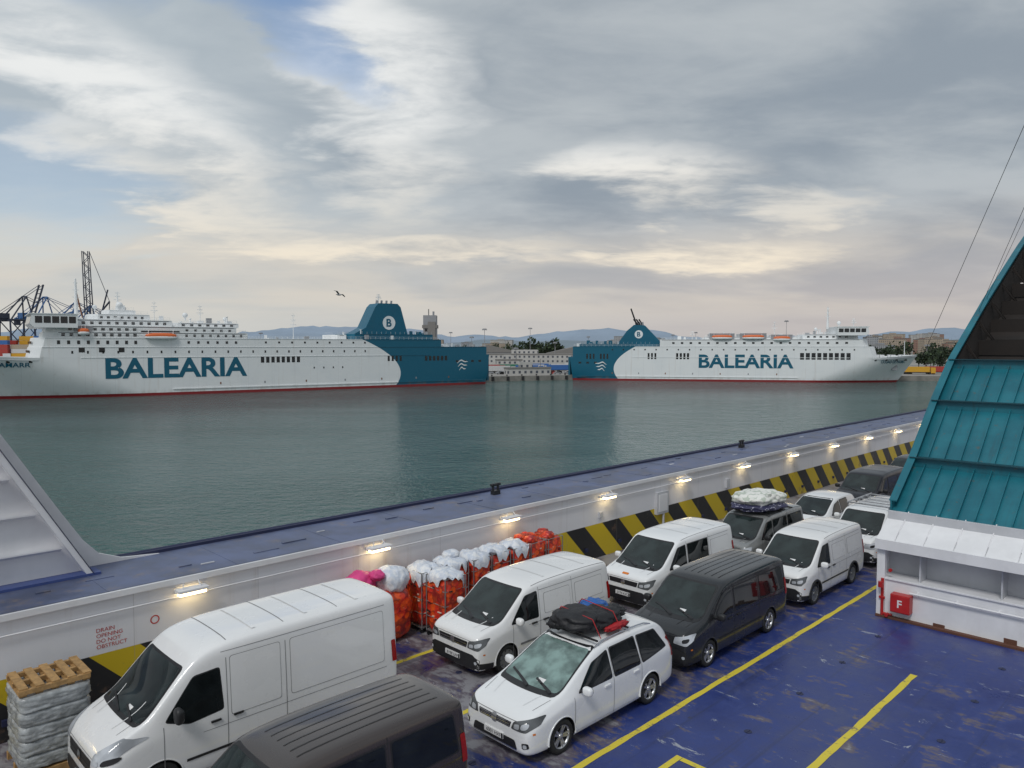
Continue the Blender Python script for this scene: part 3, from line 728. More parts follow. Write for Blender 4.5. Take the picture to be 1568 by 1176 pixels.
cp=[(12.85,16.55),(13.75,16.5),(14.65,16.5),(15.5,16.55),(16.35,16.55),(17.15,16.6),(17.95,16.6),(12.9,15.65)]
for i,(s,t_) in enumerate(cp): cage(s,t_,[0,1,2,3,6,4,9,5][i])
d=MB(); d.blob((11.75,16.55,1.60),(.46,.44,.38),0,2.3,.12,1.4,3,4,fold=.15); d.blob((10.9,16.8,1.62),(.42,.38,.32),1,2.4,.15,2.0,4,4,fold=.15); d.blob((11.2,16.45,1.85),(.2,.2,.14),1,2.3,.2,2.4,8,4)
d.blob((11.5,16.6,.7),(.7,.5,.70),2,5,.08,2,5,4,fold=.05)
d.obj('laundry_sacks',[M_bagw,M_bagp,M_cage],None,D)
M_wood=pm('pallet_wood',(.42,.25,.10),.7,0,.3,8)
M_wrap=pm('stretch_wrap',(.36,.38,.39),.2,0,.35,5,bump=.5,bscale=8)
d=MB()
for k in range(5):
    d.blob((3.55,16.2,.30+k*.27),(.60,.62,.15),1,8,.05,5,k,4)
for y in(15.62,16.2,16.76): d.box(2.95,4.15,y-.05,y+.05,0,.14,0)
for k in range(5): d.box(2.98+k*.26,3.12+k*.26,15.7,16.7,1.66,1.69,0)
for y in(15.72,16.2,16.64): d.box(2.96,4.14,y-.04,y+.04,1.575,1.66,0)
for k in range(5): d.box(2.98+k*.26,3.10+k*.26,15.72,16.68,1.53,1.572,0)
d.obj('wrapped_pallet_stack',[M_wood,M_wrap],None,D)
# ------------------------------------------------------------------ ferries
M_dkwin=glass_mat('ship_window_and_recess_shade',(.012,.016,.02),.1)
M_teal=pm('ship_teal',(.001,.11,.185),.4,0,.08,.1)
M_shipw=pm('ship_white',(.80,.82,.83),.45,0,.06,.15,dirt=.04)
M_shipg=pm('ship_grey',(.30,.31,.33),.6,0,.1,.3)
M_boat=pm('lifeboat_orange',(.75,.16,.04),.4)
M_rust=pm('ship_rust',(.25,.12,.07),.8)
def hull_mat(name,xb):
    m,t,b,tc,xyz=base_mat(name)
    q=t.m('SUBTRACT',xyz[2],6.0); q2=t.m('MULTIPLY',t.m('MULTIPLY',q,q),.085)
    edge=t.m('ADD',q2,xb); mask=t.m('LESS_THAN',xyz[0],edge)
    st=t.noise(t.mapping(tc,(.9,.9,.06)),.9,7,.6)
    w=t.mix(t.rng(st,.54,.8,0,.30),(.80,.82,.83),(.45,.36,.28))
    w=t.mix(t.rng(t.noise(tc,.15,3,.5),.4,.7,0,.25),w,(.68,.72,.76))
    plates=t.m('LESS_THAN',t.m('FRACT',t.m('DIVIDE',xyz[0],9.0)),.012); w=t.mix(t.m('MULTIPLY',plates,.25),w,(.4,.42,.45))
    c=t.mix(mask,w,(.001,.11,.185))
    grime=t.m('MULTIPLY',t.rng(xyz[2],3.0,.8),t.rng(t.noise(t.mapping(tc,(1,1,.2)),.5,6,.6),.4,.7))
    c=t.mix(t.m('MULTIPLY',grime,.35),c,(.28,.20,.14))
    c=t.mix(t.m('LESS_THAN',xyz[2],1.0),c,(.24,.018,.022))
    t.l.new(c,b.inputs['Base Color']); b.inputs['Roughness'].default_value=.4
    bn=t.new('ShaderNodeBump'); bn.inputs['Strength'].default_value=.2; bn.inputs['Distance'].default_value=.3
    t.l.new(t.noise(t.mapping(tc,(1,1,.6)),.35,2,.5),bn.inputs['Height']); t.l.new(bn.outputs[0],b.inputs['Normal'])
    return m
def ship(name,P0,ang,sgn,L,zd,xb,tiers,wins,funnel,bridge,boats,txt,masts,logo,label,domes):
    B=13.0
    away=Vector((math.cos(ang+math.pi/2),math.sin(ang+math.pi/2),0))*(-sgn)
    E=empty(name,Matrix.Translation((P0[0]+away.x*B,P0[1]+away.y*B,0))@Matrix.Rotation(ang,4,'Z'))
    HM=hull_mat(name+'_hull_paint',xb); d=MB()
    def hullY(x,z):
        f=max(0,min(1,z/zd)); xs=L*(.945+.055*f); xe=L*(.68+.15*f); p=1.7+1.2*f
        u=max(0,min(1,(x-xe)/(xs-xe))); return B*(1-u**p)
    fr=[-.12,0,.06,.2,.4,.6,.8,1.0]; nb=16; cols=[0,4,12,30,60,90,.68*L]
    grid=[]
    for f in fr:
        ff=max(f,0); xs=L*(.945+.055*ff); xe=L*(.68+.15*ff); p=1.7+1.2*ff; row=[]
        for x in cols: row.append((x-(1.5*ff if x==0 else 0),(B if x>8 else B*(.93+.07*min(1,ff*2.5))),f*zd))
        for k in range(1,nb+1):
            u=k/nb; x=xe+(xs-xe)*u
            y=B*(1-u**p); sheer=1.4*max(0,(x-.86*L)/(.14*L))**1.5*ff
            row.append((x,max(y,.15),f*zd+sheer))
        grid.append(row)
    nc=len(grid[0])
    for q in(-1,1):
        v=[(a,b*q,c) for r_ in grid for a,b,c in r_]
        d.add(v,[(i*nc+j,i*nc+j+1,(i+1)*nc+j+1,(i+1)*nc+j) for i in range(len(fr)-1) for j in range(nc-1)],0,True)
    tr=[g[0] for g in grid]; v=[(a,b,c) for a,b,c in tr]+[(a,-b,c) for a,b,c in tr]; n=len(tr)
    d.add(v,[(i,i+1,n+i+1,n+i) for i in range(n-1)],0)
    top=grid[-1]; v=[(a,b,c-.9 if a>.86*L else c) for a,b,c in top]+[(a,-b,c-.9 if a>.86*L else c) for a,b,c in top]
    d.add(v,[(i,i+1,nc+i+1,nc+i) for i in range(nc-1)],2)
    for q in(-1,1):
        d.box(2,.66*L,min(q*B,q*(B+.25)),max(q*B,q*(B+.25)),2.0,2.35,0)
        d.box(30,.80*L,min(q*B,q*(B+.12)),max(q*B,q*(B+.12)),zd-.2,zd,0)
    for x in (.90*L,.93*L,.96*L):
        for y in(-3,3):
            if y*2<hullY(x,zd)*2: d.box(x-1,x+1,y-.8,y+.8,zd-.2,zd+1.3,1)
    d.cyl((.965*L,0,zd),(.965*L,0,zd+8),.25,1,.12,8)
    for (x0,x1,z0,z1,w,slope,mi) in tiers:
        ch=min(3.0,w*.3)
        bot=[(x0,-w),(x1-ch,-w),(x1,-w+ch*1.3),(x1,w-ch*1.3),(x1-ch,w),(x0,w)]
        v=[(a,b,z0) for a,b in bot]+[(a-(slope*(z1-z0) if i in(1,2,3,4) else 0),b,z1) for i,(a,b) in enumerate(bot)]
        d.add(v,[(i,(i+1)%6,(i+1)%6+6,i+6) for i in range(6)]+[(11,10,9,8,7,6)],mi)
        for q in(-1,1):
            d.box(x0+.5,x1-ch-slope*(z1-z0),min(q*w,q*(w+.12)),max(q*w,q*(w+.12)),z1-.12,z1+.06,mi)
            if mi==1 and z1<27.5: d.box(x0+1,x1-ch-slope*(z1-z0)-1,min(q*w,q*(w+.02)),max(q*w,q*(w+.02)),z1-.42,z1-.13,2)  # grey strip under the deck edge, painted in as the deck's shadow
            if w<12.9 or z1>17:
                xe=x1-ch-slope*(z1-z0)
                for hz in(.5,1.05): d.box(x0+.5,xe,q*(w-.2)-.03,q*(w-.2)+.03,z1+hz,z1+hz+.05,1 if mi!=3 else 3)
                k=int((xe-x0)/2.2)
                for i in range(k): d.box(x0+.6+i*2.2,x0+.66+i*2.2,q*(w-.2)-.03,q*(w-.2)+.03,z1,z1+1.05,1)
    for (x0,x1,n,z0,z1,w,fill) in wins:
        st=(x1-x0)/n
        for q in(-1,1):
            for i in range(n):
                a=x0+i*st; d.box(a,a+st*fill,min(q*w,q*(w+.05)),max(q*w,q*(w+.05)),z0,z1,4)
    bx0,bx1,bz0,bz1,bw=bridge
    d.prism([(bx0,bz0),(bx1-1.2,bz0),(bx1,bz0+1.3),(bx1-.6,bz1),(bx0,bz1)],-bw,bw,1)
    d.prism([(bx1-.02,bz0+1.32),(bx1+.06,bz0+1.32),(bx1-.50,bz1-.35),(bx1-.58,bz1-.35)],-bw+.3,bw-.3,4)
    for q in(-1,1):
        for i in range(5): 
            a=bx0+.5+i*(bx1-bx0-1.6)/5; d.box(a,a+(bx1-bx0)/5-.7,min(q*bw,q*(bw+.05)),max(q*bw,q*(bw+.05)),bz0+1.5,bz1-.7,4)
    d.box(bx0-.4,bx1+.1,-bw-.2,bw+.2,bz1,bz1+.25,1)
    fx=max(t_[1] for t_ in tiers)
    for z in (zd+1.6,zd+4.6):
        for i in range(12): y=-9.5+i*1.65; d.box(fx-.05-.22*(z-zd),fx+.16-.22*(z-zd),y,y+.8,z,z+.8,4)
    fp,fw=funnel
    d.prism(fp,-fw,fw,3)
    ztop=max(p[1] for p in fp)
    xt=[p[0] for p in fp if p[1]>ztop-1.5]; xa,xbm=min(xt),max(xt)
    for i in range(4): 
        xx=xa+1+(xbm-xa-2)*i/3; d.cyl((xx,0,ztop-.5),(xx-.3,0,ztop+1.5),.45,2,n=10)
    rnd=random.Random(len(name)+int(L))
    for (x0,x1,z0,z1,w,slope,mi) in tiers:
        if z1<17 : continue
        for i in range(int((x1-x0)/3.2)):
            x=rnd.uniform(x0+1,x1-6); y=rnd.uniform(-w*.85,w*.85); s1=rnd.uniform(.4,1.4)
            hh=z1+rnd.uniform(.5,2.0)
            if rnd.random()<.6: d.box(x,x+s1*1.6,y,y+s1,z1,hh,(1 if rnd.random()<.7 else 2) if mi!=3 else 3)
            else: d.cyl((x,y,z1),(x,y,hh+.5),.3,1,n=8); d.cyl((x,y,hh+.5),(x,y,hh+.7),.5,1,n=8)
    for (x,z0,z1,r) in masts:
        d.cyl((x,0,z0),(x,0,z1),r,1,r*.4,8)
        for k in(.5,.68,.85):
            zz=z0+(z1-z0)*k; d.box(x-.1,x+.1,-2.4*(1.1-k)*2,2.4*(1.1-k)*2,zz,zz+.15,1)
            d.box(x-1.6*(1.3-k),x+1.6*(1.3-k),-.12,.12,zz+.5,zz+.7,1)
    for (x,y,z,r) in domes: d.blob((x,y,z),(r,r,r),1,2,0,1,0,2); d.cyl((x,y,z-2*r),(x,y,z-.5*r),r*.3,1,n=8)
    for (x0,x1,z,w) in boats:
        for q in(-1,1):
            yc=q*w
            d.box(x0-1,x1+1,min(q*(w-.85),q*(w-.78)),max(q*(w-.85),q*(w-.78)),z-.8,z+2.9,4 if z<20.1 and x0>110 else 2)  # flat dark sheet behind each boat stands in for the recess shade
            d.blob(((x0+x1)/2,yc,z+.55),((x1-x0)/2,1.15,.75),1,2.6,0,1,0,3)
            d.blob(((x0+x1)/2,yc,z+1.15),((x1-x0)/2*.97,1.05,.95),6,2.8,0,1,0,3)
            for xx in(x0+1.2,x1-1.2):
                d.cyl((xx,q*(w-.6),z-.6),(xx,q*(w-.4),z+2.7),.16,1,n=6); d.cyl((xx,q*(w-.4),z+2.7),(xx,q*w,z+3.0),.16,1,n=6)
    for q in(-1,1):
        for x in (3,7,11,15): d.box(x,x+1.4,min(q*B,q*(B+.03)),max(q*B,q*(B+.03)),zd-3.4,zd-2.5,4)
        for i in range(7): x=20+i*L*.08; d.box(x,x+.5,min(q*B,q*(B+.06)),max(q*B,q*(B+.06)),3.4,4.2,2 if i%2 else 5)
        xa_=.93*L; za_=zd*.62; ya=hullY(xa_,za_); d.box(xa_-1.2,xa_+1.2,min(q*(ya-.6),q*(ya+.15)),max(q*(ya-.6),q*(ya+.15)),za_-1.4,za_+.8,2)
        for k in range(4):
            xm=L*(.87+.03*k); ym=hullY(xm,zd*.9); d.box(xm-.5,xm+.5,min(q*(ym-.5),q*(ym+.06)),max(q*(ym-.5),q*(ym+.06)),zd*.9-.3,zd*.9+.4,4)
    d.box(-2.6,-1.6,-11,-2,1.5,12,3); d.box(-2.6,-1.6,2,11,1.5,12,3)
    d.obj('hull_and_decks',[HM,M_shipw,M_shipg,M_teal,M_dkwin,M_rust,M_boat],E)
    y=sgn*(B+.07)
    x0,x1,z0,z1=txt
    def TM(xc,z,yy=None):
        yy=y if yy is None else yy
        return basis((xc,yy,z),(-sgn,0,0),(0,0,1)) if sgn>0 else basis((xc,yy,z),(1,0,0),(0,0,1))
    text('hull_lettering','BALEARIA',z1-z0,TM(x1 if sgn>0 else x0,z0),M_teal,E,x1-x0,off=.027)
    nx,nz=label[1],label[2]
    text('ship_name',label[0],1.5,TM(nx,nz,0.0),M_teal,E,label[3],off=.015,zf=lambda a,b_:hullY(nx-sgn*a,nz+b_)+.12)
    lx,lz,lr=logo; d=MB()
    for k,(r0,zz) in enumerate(((1.0,.55),(.86,.0),(.62,-.55))):
        pts=[]
        for i in range(17):
            u=-1+2*i/16; pts.append((lx+lr*r0*u,lz+lr*zz*1.0+lr*.28*math.cos(u*math.pi*.5)*1.3+lr*.10*math.sin(u*math.pi*1.5)))
        n=len(pts); th=[lr*.19*(1-abs(-1+2*i/16)**3*.8) for i in range(17)]
        v=[(a,y,b) for a,b in pts]+[(a,y,b-th[i]) for i,(a,b) in enumerate(pts)]
        d.add(v,[(i,i+1,n+i+1,n+i) for i in range(n-1)])
    fc,fz,frr=label[4]
    yy=sgn*(fw+.06)
    n=32
    v=[(fc+frr*math.cos(2*math.pi*i/n),yy,fz+frr*math.sin(2*math.pi*i/n)) for i in range(n)]
    d.add(v,[tuple(range(n))]); d.obj('emblem',[M_shipw],E)
    text('emblem_letter','B',frr*1.15,TM(fc+(frr*.42 if sgn>0 else -frr*.42),fz-frr*.56,sgn*(fw+.12)),M_teal,E,off=.027)
    return E
P1=(-11.8,347.0); a1=math.atan2(-.5782,-.8157)
ship('ferry',P1,a1,1,204,13.7,44,
 tiers=[(0,178,13.7,17.2,13.0,.22,0),(24,177,17.2,20.3,12.98,.22,0),(108,174,20.3,22.3,12.7,.25,1),(112,173,22.3,24.4,12.3,.25,1),(134,168,24.4,26.6,10.5,.1,1),(110,134,24.4,26.0,8,.1,1),(141,160,26.6,28.6,8.5,.1,1),(145,155,28.6,30.2,5,.1,1),(26,66,20.3,22.6,9,.1,3),(66,72,20.3,22.2,7,0,1)],
 wins=[(88,104,8,11.2,13.6,13.0,.62),(43.5,51,4,11.2,13.4,13.0,.5),(21,33,6,11.2,13.2,13.0,.6),(60,170,24,15.0,15.9,13.0,.12),(146,172,9,18.2,19.4,13.0,.30),(112,132,6,18.4,19.3,13.0,.24),(60,106,9,18.6,19.3,13.0,.14),(146,170,10,20.8,21.8,12.7,.45),(110,132,8,20.8,21.7,12.7,.3),(146,168,9,22.8,23.7,12.3,.45),(114,132,6,22.8,23.6,12.3,.3),(136,164,11,25.0,25.9,10.5,.4),(112,132,7,24.8,25.5,8,.4),(143,158,7,27.1,27.9,8.5,.4),(150,168,3,15.4,17.0,13.0,.3),(70,86,4,8.6,9.3,13,.12)],
 funnel=([(66,20.3),(56,25.5),(51.5,34.5),(50,36.0),(41,36.0),(39.5,34.5),(35.5,20.3)],4.6),
 bridge=(164,177.5,23.6,28.0,14.6),boats=[(133,143.5,20.0,13.4),(160.5,164.0,21.4,13.3)],
 txt=(108.5,156,6.3,13.4),masts=[(163,27,41,.7),(48,36,40,.25),(86,20.3,31,.15),(122,26,33,.15),(138,26,34,.12),(150,30,37,.3)],logo=(13,8.6,2.9),
 label=('HEDY LAMARR',194.5,10.6,17.0,(45.2,27.6,3.0)),domes=[(150,4,32,1.2),(128,3,29,1.0),(157,-3,31.5,.8),(113,0,28,.7)])
P2=(31.3,387.0); a2=math.atan2(-.217,.976)
ship('ferry',P2,a2,-1,166,12.0,21,
 tiers=[(0,146,12.0,17.3,13.0,.28,0),(44,142,17.3,20.8,12.9,.25,1),(3,44,17.3,18.6,10,.1,3),(66,112,20.8,22.2,9,.1,1),(112,138,20.8,23.2,10,.2,1)],
 wins=[(38,43,3,11.0,14.0,13.0,.55),(52,59,4,11.0,14.0,13.0,.6),(7,12,3,11.0,13.6,13.0,.5),(14,19,3,11.0,13.6,13.0,.5),(110.5,134,9,11.0,14.2,13.0,.7),(50,135,20,18.6,19.5,12.9,.28),(20,140,22,15.4,16.1,13.0,.12),(114,134,7,21.6,22.4,10,.4)],
 funnel=([(22,18.6),(27,25.5),(30.5,28.5),(36,28.2),(44,19.8),(44,18.6)],4.0),
 bridge=(127,141,22.6,26.6,14.4),boats=[(69,79,20.9,13.0),(83.5,94,20.9,13.0),(98,106,20.2,13.0)],
 txt=(63,107.6,6.7,13.4),masts=[(125,26,37,.6),(100,22,30,.15),(60,20.8,25,.15),(137,26,31,.2)],logo=(14.5,6.8,2.9),
 label=('CIUDAD DE PALMA',147,9.3,12.0,(33.0,23.6,2.1)),domes=[(131,4,29,1.0),(120,3,26,.8)])
d=MB()
c=Vector((P2[0],P2[1],0))+Vector((.976,-.217,0))*34+Vector((.217,.976,0))*13
for i in range(4):
    o=Vector((i*1.1-2,0,0)); d.cyl(c+o+Vector((0,0,27.5)),c+o+Vector((-3.4+i*.3,0,31.5 if i else 37)),.45,0,.38,n=8)
d.obj('exhaust_pipes',[M_black])
# ------------------------------------------------------------------ water
m,t,b,tc,xyz=base_mat('sea_water')
patchn=t.noise(t.mapping(tc,(.5,1,1),(0,0,.5)),.016,4,.6,.6)
t.l.new(t.mix(t.rng(patchn,.35,.65),(.034,.098,.094),(.056,.130,.124)),b.inputs['Base Color'])
b.inputs['Roughness'].default_value=.05; b.inputs['IOR'].default_value=1.42
h1=t.noise(t.mapping(tc,(1,1.7,1),(0,0,.35)),.42,3,.6,.4); h2=t.noise(t.mapping(tc,(1.5,1,1),(0,0,-.3)),1.2,4,.65,.3); h3=t.noise(tc,.12,2,.5)
hh=t.m('ADD',t.m('ADD',t.m('MULTIPLY',h1,2.0),t.m('MULTIPLY',h2,1.0)),t.m('MULTIPLY',h3,2.0))
bn=t.new('ShaderNodeBump'); bn.inputs['Distance'].default_value=1.0
t.l.new(t.rng(patchn,.38,.62,.45,1.0),bn.inputs['Strength']); t.l.new(hh,bn.inputs['Height']); t.l.new(bn.outputs[0],b.inputs['Normal'])
M_sea=m
d=MB(); d.add([(-15000,-3000,0),(15000,-3000,0),(15000,16000,0),(-15000,16000,0)],[(0,1,2,3)]); d.obj('water',[M_sea])
# ------------------------------------------------------------------ land
m,t,b,tc,xyz=base_mat('quay_ground')
n=t.noise(tc,.02,6,.6)
c=t.mix(t.rng(n,.4,.6),(.20,.195,.185),(.30,.285,.265))
far=t.rng(xyz[1],650,1100); c=t.mix(far,c,t.mix(t.rng(t.noise(tc,.008,6,.7),.4,.6),(.06,.09,.06),(.24,.22,.20)))
t.l.new(c,b.inputs['Base Color']); b.inputs['Roughness'].default_value=.9
M_quay=m
M_conc=pm('quay_wall',(.24,.23,.21),.85,0,.3,.3,dirt=.3)
pts=[(-690,-85),(-28,371),(-13,374),(-13,369),(33,389),(37,414),(430,326),(2500,250),(15000,250),(15000,15500),(-15000,15500),(-15000,-85)]
d=MB(); n=len(pts)
d.add([(x,y,2.6) for x,y in pts],[tuple(range(n))],0); d.add([(x,y,2.6) for x,y in pts]+[(x,y,-2) for x,y in pts],[(i,i+n,i+1+n,i+1) for i in range(8)],1)
d.obj('ground',[M_quay,M_conc])
def hills(name,Y,h0,h1,colr,seed,x0=-9000,x1=9000):
    d=MB(); n=220; v=[]
    for i in range(n+1):
        x=x0+(x1-x0)*i/n; h=h0+(h1-h0)*max(0,.5+.9*noise.noise(Vector((x*.0006,seed,0)))+.25*noise.noise(Vector((x*.003,seed,1)))+.08*noise.noise(Vector((x*.015,seed,1))))
        v+=[(x,Y,0),(x,Y+60,h*.6),(x,Y+600,h)]
    d.add(v,[(3*i+j,3*i+3+j,3*i+4+j,3*i+1+j) for i in range(n) for j in(0,1)],0,True)
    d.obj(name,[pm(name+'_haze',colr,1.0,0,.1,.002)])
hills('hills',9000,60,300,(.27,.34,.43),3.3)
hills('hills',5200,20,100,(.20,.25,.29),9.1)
M_leaf=pm('foliage',(.045,.07,.03),.8,0,.6,.3)
M_leaf2=pm('foliage_dark',(.022,.04,.02),.8,0,.5,.3)
M_trunk=pm('trunk',(.08,.06,.045),.9)
def trees(name,items,ls=.9,nn=260):
    d=MB(); rnd=random.Random(5)
    for (x,y,h,w) in items:
        d.cyl((x,y,2),(x,y,2.6+h*.55),.35,2,.12,6)
        cl=[(x+rnd.uniform(-.35,.35)*w,y+rnd.uniform(-.3,.3)*w,2.6+h*rnd.uniform(.4,.85),w*rnd.uniform(.2,.38)) for _ in range(7)]
        for c in cl: d.cyl((x,y,2.6+h*.25),c[:3],.12,2,.05,5)
        for k in range(nn):
            c=rnd.choice(cl); u=Vector((rnd.gauss(0,1),rnd.gauss(0,1),rnd.gauss(0,1))).normalized()*c[3]*rnd.random()**.4
            p=Vector(c[:3])+Vector((u.x,u.y,u.z*.8)); a=Vector((rnd.gauss(0,1),rnd.gauss(0,1),rnd.gauss(0,1))).normalized(); b_=a.orthogonal().normalized()*ls*rnd.uniform(.6,1.2); c_=a.cross(b_)
            d.add([p-b_,p-c_*.7,p+b_,p+c_*.7],[(0,1,2,3)],0 if rnd.random()<.55 else 1)
    d.obj(name,[M_leaf,M_leaf2,M_trunk],recalc=False)
it=[]
for i in range(30): it.append((random.uniform(225,330),random.uniform(430,520),random.uniform(11,20),random.uniform(9,14)))
trees('distant_trees',it)
it=[(random.uniform(15,45),random.uniform(640,700),random.uniform(14,24),random.uniform(11,16)) for _ in range(11)]+[(random.uniform(-60,600),random.uniform(820,1100),random.uniform(12,22),random.uniform(12,18)) for _ in range(70)]
trees('tree_line',it,1.6,110)
def facade(name,c,sx=3.2,sz=3.0):
    m,t,b,tc,xyz=base_mat(name)
    fx=t.m('FRACT',t.m('DIVIDE',t.m('ADD',xyz[0],xyz[1]),sx)); fz=t.m('FRACT',t.m('DIVIDE',xyz[2],sz))
    w=t.m('MULTIPLY',t.m('MULTIPLY',t.m('GREATER_THAN',fx,.3),t.m('LESS_THAN',fx,.7)),t.m('MULTIPLY',t.m('GREATER_THAN',fz,.35),t.m('LESS_THAN',fz,.8)))
    t.l.new(t.mix(w,t.mix(t.rng(t.noise(tc,.1,4,.6),.4,.7),c,tuple(q*.85 for q in c)),(.08,.09,.11)),b.inputs['Base Color']); b.inputs['Roughness'].default_value=.8
    return m
FM=[facade('facade_white',(.50,.49,.47)),facade('facade_brick',(.36,.21,.16)),facade('facade_tan',(.44,.36,.28)),facade('facade_grey',(.36,.37,.39))]
M_roof=pm('roof_grey',(.22,.21,.20),.8)
rnd=random.Random(11)
def building(name,x,y,w,dp,h,mi,rot=0,gable=False):
    d=MB(); d.box(-w/2,w/2,-dp/2,dp/2,0,h,0)
    if gable: d.prism([(-w/2-.5,h),(w/2+.5,h),(0,h+w*.12)],-dp/2-.5,dp/2+.5,1)
    else:
        d.box(-w/2-.2,w/2+.2,-dp/2-.2,dp/2+.2,h,h+.8,1); d.box(-w*.2,w*.1,-dp*.2,dp*.2,h+.8,h+3.4,0); d.cyl((w*.3,0,h+.8),(w*.3,0,h+5),.15,1,n=5)
    d.obj(name,[FM[mi],M_roof],None,Matrix.Translation((x,y,2.6))@Matrix.Rotation(rot,4,'Z'))
for i in range(40):
    y=rnd.uniform(1100,1900); ta=rnd.uniform(.47,.66); building('apartment_building',ta*y,y,rnd.uniform(18,50),18,rnd.uniform(16,38)*(y/1500),rnd.choice([0,1,1,2,2,3]),rnd.uniform(-.4,.4))
for i in range(26):
    y=rnd.uniform(1500,2600); ta=rnd.uniform(-.12,.4); building('apartment_building',ta*y,y,rnd.uniform(30,80),20,rnd.uniform(16,36),rnd.choice([0,2,3,3]),rnd.uniform(-.4,.4))
M_shedt=pm('shed_tan',(.40,.33,.25),.7)
building('port_terminal',12,520,60,24,9,0,-.1); building('warehouse',-20,600,50,30,10,3,.1,True); building('warehouse',60,640,60,30,9,0,.0,True)
building('warehouse',-120,560,80,30,9,0,.3,True); building('warehouse',120,560,60,20,8,2,0,True); building('port_office',-2,470,16,10,6,0,.1)
d=MB(); x,y=-51,470
d.box(-4,4,-4,4,0,34,0); d.box(-4.6,4.6,-4.6,4.6,26,28,1); d.box(-1,3.6,-4.8,-4,8,30,1); d.cyl((-1,0,34),(-1,0,38),.3,1); d.cyl((2,0,34),(2,0,36.5),.6,0)
for k in range(6): d.box(-3,-1.4,-4.1,-4,4+k*4,5.6+k*4,2)
d.obj('silo_tower',[M_shipg,M_roof,M_dkwin],None,Matrix.Translation((x,y,2.6)))
def mast(x,y,h):
    d=MB(); d.cyl((0,0,0),(0,0,h),.3,0,.13,8); d.cyl((0,0,h-.6),(0,0,h),1.4,0,1.4,10)
    for i in range(8):
        a=i*math.pi/4; d.box(1.4*math.cos(a)-.35,1.4*math.cos(a)+.35,1.4*math.sin(a)-.35,1.4*math.sin(a)+.35,h-1.1,h-.5,0)
    d.obj('light_mast',[M_shipg],None,Matrix.Translation((x,y,2.6)))
for (x,y,h) in((-19,520,27),(15,620,30),(-57,700,28),(32,560,18),(171,700,28),(226,620,36),(264,640,20),(-30,560,22),(-5,600,20),(71,700,24),(154,720,26),(-158,640,24),(-207,620,26),(2.5,480,14),(276,500,16)):
    mast(x,y,h)
M_tb=[pm('trailer_white',(.6,.6,.6),.5),pm('trailer_blue',(.04,.14,.40),.5),pm('trailer_green',(.05,.2,.12),.5),pm('trailer_red',(.4,.05,.04),.5),pm('truck_yellow',(.65,.35,.03),.5)]
def trailer(x,y,mi,rot,name='semi_trailer',L=13):
    d=MB(); d.box(0,L,-1.25,1.25,1.2,4.0,0); d.box(L+.6,L+2.9,-1.25,1.25,.6,3.6,0); d.box(L+2.9,L+2.95,-1.1,1.1,2.1,3.3,2); d.box(0,L+2.5,-.5,.5,.8,1.2,1)
    for xx in(1.5,2.8,4.1,L+.2,L+2.2):
        for q in(-1.2,.9): d.cyl((xx,q,.5),(xx,q+.3,.5),.5,1,n=12)
    d.obj(name,[M_tb[mi],M_black,M_dkwin],None,Matrix.Translation((x,y,2.6))@Matrix.Rotation(rot,4,'Z'))
for i,(x,y,mi,r_) in enumerate([(-14,415,0,.1),(2,430,1,.05),(6,442,0,.1),(20,436,1,0),(-8,450,2,.1),(24,460,0,.1),(-20,440,3,.2),(10,470,1,0),(208,400,4,-.2),(222,404,3,-.2),(236,398,4,-.2),(262,396,0,-.2),(-5,490,0,0),(35,500,0,.1)]): trailer(x,y,mi,r_)
d=MB(); rr=random.Random(3)
for i in range(46):
    x=rr.uniform(-22,36); y=rr.choice([396,402,409,422]) if x<30 else 420; mi=rr.choice([0,0,1,2,3])
    if y<398 and x>24: continue
    d.prism([(x,2.9),(x+.05,3.5),(x+1.0,3.65),(x+1.6,4.1),(x+3.2,4.1),(x+4.0,3.6),(x+4.2,3.5),(x+4.2,2.9)],y,y+1.75,mi)
    d.prism([(x+1.1,3.66),(x+1.65,4.04),(x+3.15,4.04),(x+3.8,3.66)],y-.02,y+1.77,4)
    for xx in(x+.8,x+3.4): d.cyl((xx,y-.03,2.92),(xx,y+1.78,2.92),.32,5,n=10)
d.obj('parked_cars',[M_tb[0],M_shipg,M_black,M_tb[3],M_dkwin,M_black])
d=MB()
for i in range(6):
    x=-10+i*7.5; y=371.5+ (x+13)*.435; d.cyl((x,y,2.6),(x,y,3.3),.35,0); d.box(x-1.2,x+1.2,y-2.6,y-1.9,.4,2.4,0)
d.obj('quay_bollards',[M_black])
building('quay_shelter',8,384,24,5,3.4,0,.4,False)
d=MB(); rr=random.Random(4)
for row in range(2):
    for i in range(11):
        for k in range(rr.randint(6,9)):
            x=-372+i*12.8; yy=452+row*8+i*2; d.box(x,x+12.1,yy,yy+2.45,2.6+k*2.65,2.6+k*2.65+2.55,rr.randint(0,5))
d.obj('container_stack',[M_tb[3],M_tb[3],M_tb[4],M_tb[1],M_tb[0],M_shedt])
M_crane=pm('crane_navy',(.04,.05,.08),.6); M_crane2=pm('crane_blue',(.05,.13,.30),.6)
